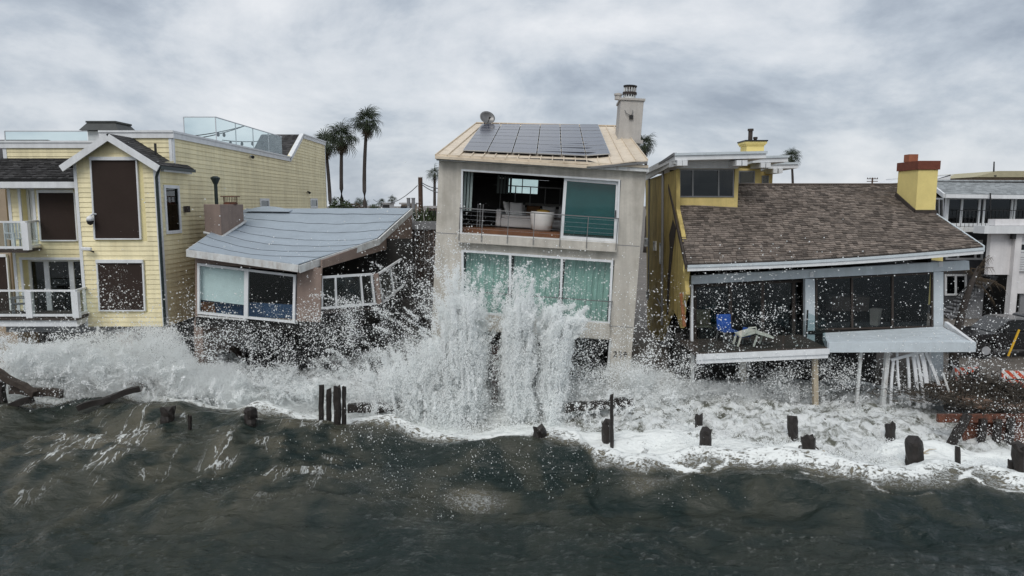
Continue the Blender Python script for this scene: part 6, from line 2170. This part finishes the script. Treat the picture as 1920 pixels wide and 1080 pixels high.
def crest(f, seed, o_=3):
    return (1 - np.abs(2 * fbm(p2 * [f, f * 1.25, 1] + seed, o_, seed) - 1)) - .75


amp = sstep(dd, .0, 1.2) * np.minimum(1, .45 + .6 * H2)
Z2 = H2 * prof * (.45 + .9 * lump) + amp * (.42 * crest(.8, 41) + .34 * crest(2.1, 42) + .2 * crest(5.2, 43) + .1 * crest(11, 44, 2)) - .34 + .44 * sstep(dd, -.2, 1.5)
Y2d = Y2 - .55 * (fbm(p2 * 1.3 + 11, 3, 55) - .5) * sstep(dd, .2, 1.5)
idx = np.arange(len(xs2) * len(ts)).reshape(len(ts), len(xs2))
faces = np.stack([idx[:-1, :-1], idx[:-1, 1:], idx[1:, 1:], idx[1:, :-1]], -1).reshape(-1, 4)
np_mesh('surf_foam', np.stack([X2, Y2d, Z2], 1), faces, mfo, None, label='churning white water washing under the row of houses', cat='foam', kind='stuff')

# droplets: clouds of small round drops
mdr = bpy.data.materials.new('water_drop')
mdr.use_nodes = True
nd, lk = mdr.node_tree.nodes, mdr.node_tree.links
nd.clear()
out = nd.new('ShaderNodeOutputMaterial')
df = N('ShaderNodeBsdfDiffuse', Color=(.96, .975, .975, 1))
tl = N('ShaderNodeBsdfTranslucent', Color=(.95, .97, .97, 1))
mxs = nd.new('ShaderNodeMixShader')
mxs.inputs[0].default_value = .42
lk.new(df.outputs[0], mxs.inputs[1])
lk.new(tl.outputs[0], mxs.inputs[2])
lk.new(mxs.outputs[0], out.inputs[0])
grp = bpy.data.node_groups.new('drops', 'GeometryNodeTree')
grp.interface.new_socket('Geometry', in_out='INPUT', socket_type='NodeSocketGeometry')
grp.interface.new_socket('Geometry', in_out='OUTPUT', socket_type='NodeSocketGeometry')
gi, go = grp.nodes.new('NodeGroupInput'), grp.nodes.new('NodeGroupOutput')
m2p = grp.nodes.new('GeometryNodeMeshToPoints')
na = grp.nodes.new('GeometryNodeInputNamedAttribute')
na.data_type = 'FLOAT'
na.inputs['Name'].default_value = 'drop_radius'
smn = grp.nodes.new('GeometryNodeSetMaterial')
smn.inputs['Material'].default_value = mdr
grp.links.new(gi.outputs[0], m2p.inputs['Mesh'])
grp.links.new(na.outputs['Attribute'], m2p.inputs['Radius'])
grp.links.new(m2p.outputs[0], smn.inputs[0])
grp.links.new(smn.outputs[0], go.inputs[0])


def Pn(px, py, Y):
    dx, dy = (px - 960) / FPX, (540 - py) / FPX
    fy = math.cos(PITCH) + dy * math.sin(PITCH)
    fz = -math.sin(PITCH) + dy * math.cos(PITCH)
    s = Y / fy
    return np.stack([dx * s, Y, CAMZ + fz * s], 1)


def web(p, f, seed, sharp):
    """1 on thin curved sheets and strands, 0 between"""
    n_ = fbm(p * f, 3, seed)
    return np.clip(1 - np.abs(n_ - .5) * sharp, 0, 1)


def radii(n, lo, hi, k=2.2):
    return lo + (hi - lo) * rng.random(n) ** k


def drops(name, label, pts, rad):
    keep = pts[:, 2] > -.1
    pts, rad = pts[keep], rad[keep]
    o = np_mesh(name, pts, np.zeros((0, 4), int), mdr, {'drop_radius': rad}, label=label, cat='spray', kind='stuff')
    md = o.modifiers.new('drops', 'NODES')
    md.node_group = grp
    return len(pts)


# low band of mist over the white water: (x, top of the dense part, bottom)
BAND = np.array([(-60, 655, 775), (0, 655, 772), (60, 665, 745), (150, 655, 772), (260, 635, 775), (330, 640, 778), (372, 700, 782), (440, 700, 788), (540, 700, 800), (620, 690, 800), (700, 680, 800), (800, 640, 810), (900, 690, 815), (1040, 690, 815), (1100, 715, 830), (1180, 700, 838), (1300, 735, 850), (1400, 740, 860), (1500, 745, 868), (1600, 745, 875), (1700, 752, 880), (1770, 800, 885), (1830, 862, 895), (1980, 870, 900)], float)
n = 1250000
bx = rng.uniform(-60, 1980, n)
top, bot = np.interp(bx, BAND[:, 0], BAND[:, 1]), np.interp(bx, BAND[:, 0], BAND[:, 2])
t = rng.beta(1.25, 1.3, n) * 1.15
by = bot - (bot - top) * t
dy_ = (540 - by) / FPX
Ysea = CAMZ * (math.cos(PITCH) + dy_ * math.sin(PITCH)) / np.maximum(.05, math.sin(PITCH) - dy_ * math.cos(PITCH))
bY = np.minimum(Ysea, 26.2) - .45 * rng.random(n) ** 1.6      # close above the water, or in the air before the houses
pb = Pn(bx, by, bY)
pb[:, 2] += .35 * rng.random(n) ** 2 * np.interp(bx, [0, 350, 700, 1100, 1700, 1800], [1, 1, .3, 1, 1, .2])
den = web(pb, np.array([1.5, 1.2, 1.7]), 61, 7) * .5 + (fbm(pb * [.8, .7, 1.0] + 8, 5, 63, .6) - .5) * 4.2 + .22
keep = rng.random(n) < np.clip(den * 1.25 - .25 * sstep(t, .8, 1.1), 0, 1) * np.interp(bx, [0, 360, 420, 560, 640, 760, 830, 1060, 1110, 1200], [1, 1, .8, .7, .55, .5, .3, .25, .5, 1])
pb = pb[keep]
nb1 = drops('spray_mist', 'fine white mist hanging over the surf along the houses', pb, radii(len(pb), .005, .018, 2.8))

# tall plume before the stucco house: strands of a burst column
cols = [(842, 822, 836, 640, 15, 1.0), (862, 822, 868, 560, 15, 1.5), (884, 822, 896, 585, 13, 1.0), (906, 815, 912, 660, 11, .35), (954, 822, 962, 612, 13, 1.0), (976, 822, 984, 575, 12, 1.4), (998, 822, 1006, 640, 13, .8), (1037, 824, 1036, 622, 12, 2.3), (1042, 690, 1060, 602, 10, .9), (812, 815, 806, 655, 24, .9), (768, 812, 770, 690, 28, .6), (700, 806, 716, 700, 30, .35), (660, 640, 655, 560, 14, .05)]
pts_, tot = [], sum(c[5] for c in cols)
NPL = 760000
for (x0, y0, x1, y1, w, k) in cols:
    m = int(NPL * k / tot)
    t = rng.random(m) ** .85
    cx = x0 + (x1 - x0) * t + rng.normal(0, 1, m) * w * (.7 + .45 * t)
    cy = y0 + (y1 - y0) * t + rng.normal(0, 6, m)
    cY = 24.6 + rng.normal(0, .38, m)
    pts_.append(Pn(cx, cy, cY))
pp_ = np.concatenate(pts_)
dn = web(pp_ * [1, 1, .55], np.array([2.4, 2.0, 2.0]), 81, 6) * .7 + (fbm(pp_ * [2.2, 1.8, 1.1] + 3, 4, 85, .65) - .5) * 5 + .15
pp_ = pp_[rng.random(len(pp_)) < np.clip(dn * 1.3, 0, 1)]
# rounded heads of the columns
for (hx, hy, rx_, ry_, m) in ((985, 582, 20, 20, 26000), (970, 610, 24, 20, 20000), (1048, 610, 30, 14, 30000), (1066, 606, 16, 12, 12000), (868, 572, 22, 24, 12000), (1038, 640, 20, 28, 24000), (880, 600, 34, 34, 14000)):
    v_ = rng.normal(0, 1, (m, 3))
    v_ /= np.linalg.norm(v_, axis=1)[:, None]
    r_ = rng.random(m) ** .33
    q = Pn(hx + v_[:, 0] * r_ * rx_ * 1.1, hy + v_[:, 1] * r_ * ry_ * 1.1, 24.5 + v_[:, 2] * r_ * .4)
    dn = fbm(q * 2.6, 4, 91)
    q = q[rng.random(m) < np.clip((dn - .36) * 5, 0, 1)]
    pp_ = np.concatenate([pp_, q])


def jets(bases, n_j, n_p, wj):
    """ragged ballistic strands: bases = (x, y, height px, spread, weight); each strand is a bent, beaded trail of drops"""
    w = np.array([b[4] for b in bases], float)
    pick = rng.choice(len(bases), n_j, p=w / w.sum())
    B_ = np.array(bases, float)[pick]
    jx = B_[:, 0] + rng.normal(0, wj, n_j)
    jy = B_[:, 1] + rng.normal(0, 5, n_j)
    hh = B_[:, 2] * np.clip(rng.gamma(6, .145, n_j), .25, 1.12)
    dx = rng.normal(0, 1, n_j) * B_[:, 3] * (1 + (rng.random(n_j) < .25))
    cur = rng.normal(0, 14, n_j)
    dY = rng.normal(0, .35, n_j)
    s0 = rng.random(n_j) * .75
    ln_ = .08 + .3 * rng.random(n_j)
    k = np.repeat(np.arange(n_j), n_p)
    s_ = s0[k] + ln_[k] * rng.random(len(k)) ** 1.3
    bead = .35 + .65 * np.sin(s_ * (40 + 60 * rng.random(n_j)[k]) + k) ** 2
    j = (2.2 + 5 * s_) * (1 - .55 * bead) * (1 - .6 * (s_ - s0[k]) / ln_[k])
    fall = 1 - (1 - np.minimum(s_, 1)) ** 1.6
    X_ = jx[k] + dx[k] * s_ + cur[k] * s_ * s_ + rng.normal(0, 1, len(k)) * j
    Y_ = jy[k] - hh[k] * fall + rng.normal(0, 1, len(k)) * j
    return Pn(X_, Y_, B_[:, 5][k] + dY[k] + rng.normal(0, .05, len(k)))


jp = jets([(838, 800, 200, 14, 1.0, 24.5), (862, 800, 270, 12, 1.7, 24.5), (886, 800, 235, 14, 1.1, 24.5), (958, 800, 215, 12, 1.0, 24.5), (982, 800, 260, 10, 1.7, 24.5), (1036, 815, 225, 9, 2.0, 24.5), (1062, 640, 60, 26, .4, 24.4), (1050, 700, 100, 30, .5, 24.5), (800, 812, 170, 60, 1.0, 24.6), (760, 808, 150, 70, .8, 24.8), (700, 806, 130, 70, .6, 25.0), (880, 700, 190, 90, .5, 24.6), (1040, 640, 70, 60, .3, 24.4)], 1500, 260, 9)
pp_ = np.concatenate([pp_, jp])
# the spouts stay apart: clear air between them and under their spreading heads
ux = pp_[:, 0] / pp_[:, 1] * FPX + 960 - 0.0
hz_ = pp_[:, 2]
gap = .88 * np.exp(-((ux - 924 - 9 * np.sin(hz_ * 2.3)) / 11) ** 2) + .75 * np.exp(-((ux - 1009 - 6 * np.sin(hz_ * 3)) / 8) ** 2) * sstep(-hz_, -4.7, -3.9) + .6 * np.exp(-((ux - 930) / 75) ** 2) * sstep(-hz_, -2.2, -.8)
pp_ = pp_[rng.random(len(pp_)) > np.clip(gap, 0, .95)]
drops('splash_plume', 'tall white plume of water bursting up before the stucco house', pp_, radii(len(pp_), .005, .021, 2.6))

# soft vapour: drops far smaller than the eye resolves
n = 1300000
vx = rng.uniform(-60, 1500, n)
top, bot = np.interp(vx, BAND[:, 0], BAND[:, 1]), np.interp(vx, BAND[:, 0], BAND[:, 2])
vt = rng.beta(1.6, 1.5, n) * 1.1
vy = bot - 12 - (bot - top) * vt
dy_ = (540 - vy) / FPX
Ysea = CAMZ * (math.cos(PITCH) + dy_ * math.sin(PITCH)) / np.maximum(.05, math.sin(PITCH) - dy_ * math.cos(PITCH))
pv = Pn(vx, vy, np.minimum(Ysea, 26.0) - .3 - .5 * rng.random(n))
dv = (fbm(pv * [.55, .5, .8] + 21, 4, 163, .55) - .46) * 5.5
pv = pv[rng.random(n) < np.clip(dv, 0, 1) * np.interp(vx, [0, 340, 400, 560, 640, 820, 850, 1080, 1120, 1250, 1450], [1, 1, .8, .8, .7, .8, .25, .25, .9, .9, .5])]
drops('surf_vapour', 'soft white vapour drifting above the breaking surf', pv, radii(len(pv), .0035, .0085, 1.5))

# small bursts all along the surf
SB = [(x_ + 9 * math.sin(i_ * 2.1), float(np.interp(x_, BAND[:, 0], BAND[:, 2])) - 12 - 26 * (i_ % 3), (62 if x_ < 340 else 46 if x_ < 1100 else 40) * (.6 + .8 * abs(math.sin(i_ * 1.3))), 85, (.15 + abs(math.sin(i_ * .9 + 1)) ** 2) * (1.0 if not 620 < x_ < 1090 else .5), 25.6 if x_ < 1100 else 23.6 + .5 * (i_ % 3)) for i_, x_ in enumerate(range(-40, 1760, 22))]
sj = jets(SB, 2000, 95, 16)
drops('surf_bursts', 'small ragged bursts of white water along the surf line', sj, radii(len(sj), .005, .022, 2.4))

# flying drops: (x, y, sx, sy, Y, count)
FLY = [(560, 640, 110, 45, 25.0, 15000), (430, 650, 70, 38, 25.2, 8000), (660, 610, 70, 45, 25.0, 4200), (745, 570, 40, 60, 25.0, 3600), (792, 520, 24, 60, 25.5, 3000), (800, 600, 40, 50, 25.0, 6000),
       (860, 520, 40, 50, 24.8, 3600), (930, 560, 60, 40, 24.8, 4200), (1050, 560, 60, 45, 24.8, 5200), (1110, 660, 45, 40, 25.2, 6500), (1130, 720, 60, 35, 25.0, 6500), (1230, 680, 45, 40, 25.0, 7500), (1225, 600, 30, 50, 25.6, 1500),
       (1330, 690, 70, 28, 25.0, 6500), (1420, 620, 60, 50, 24.4, 3800), (1400, 570, 50, 40, 24.4, 1300), (1450, 700, 110, 25, 25.0, 8000), (1600, 705, 110, 26, 25.0, 8500), (1640, 590, 90, 45, 24.6, 900), (1830, 690, 60, 60, 24.0, 4200), (1860, 800, 50, 45, 21.5, 4800),
       (1860, 630, 50, 40, 25, 900), (110, 560, 60, 40, 25.2, 2000), (225, 560, 40, 25, 25.6, 1300), (60, 640, 80, 22, 25.2, 4200), (230, 625, 110, 18, 25.4, 3000), (350, 600, 26, 50, 25.8, 1500), (330, 450, 60, 60, 25.8, 120), (560, 480, 130, 60, 25.5, 500), (900, 870, 190, 45, 18.5, 4200), (820, 930, 60, 26, 17.0, 1100),
       (700, 830, 110, 24, 22.0, 2200), (1230, 880, 70, 30, 20.0, 2500), (1290, 950, 60, 30, 17.5, 500), (1000, 760, 90, 50, 24.0, 6000), (1545, 540, 150, 60, 24.6, 350), (1420, 480, 70, 18, 25.0, 120), (60, 730, 50, 22, 24.6, 2600), (1912, 840, 16, 30, 21.0, 1600)]
fp = []
for (fx, fy, sx_, sy_, Y, m) in FLY:
    m = int(m * .62)
    m3 = m * 4
    q = Pn(fx + rng.normal(0, sx_, m3), fy + rng.normal(0, sy_, m3), Y + rng.normal(0, .35, m3))
    dn = web(q, np.array([1.3, 1.3, 1.3]), 101, 8) * .6 + (fbm(q * 1.2, 4, 103, .6) - .5) * 2.6 + .1
    q = q[rng.random(m3) < np.clip(dn, 0, .8)]
    fp.append(q[:m])
fp = np.concatenate(fp)
rd = radii(len(fp), .004, .027, 5.5) * np.clip((fp[:, 1] - 12) / 12, .4, 1)
drops('spray_drops', 'flying drops of seawater thrown across the house fronts', fp, rd)
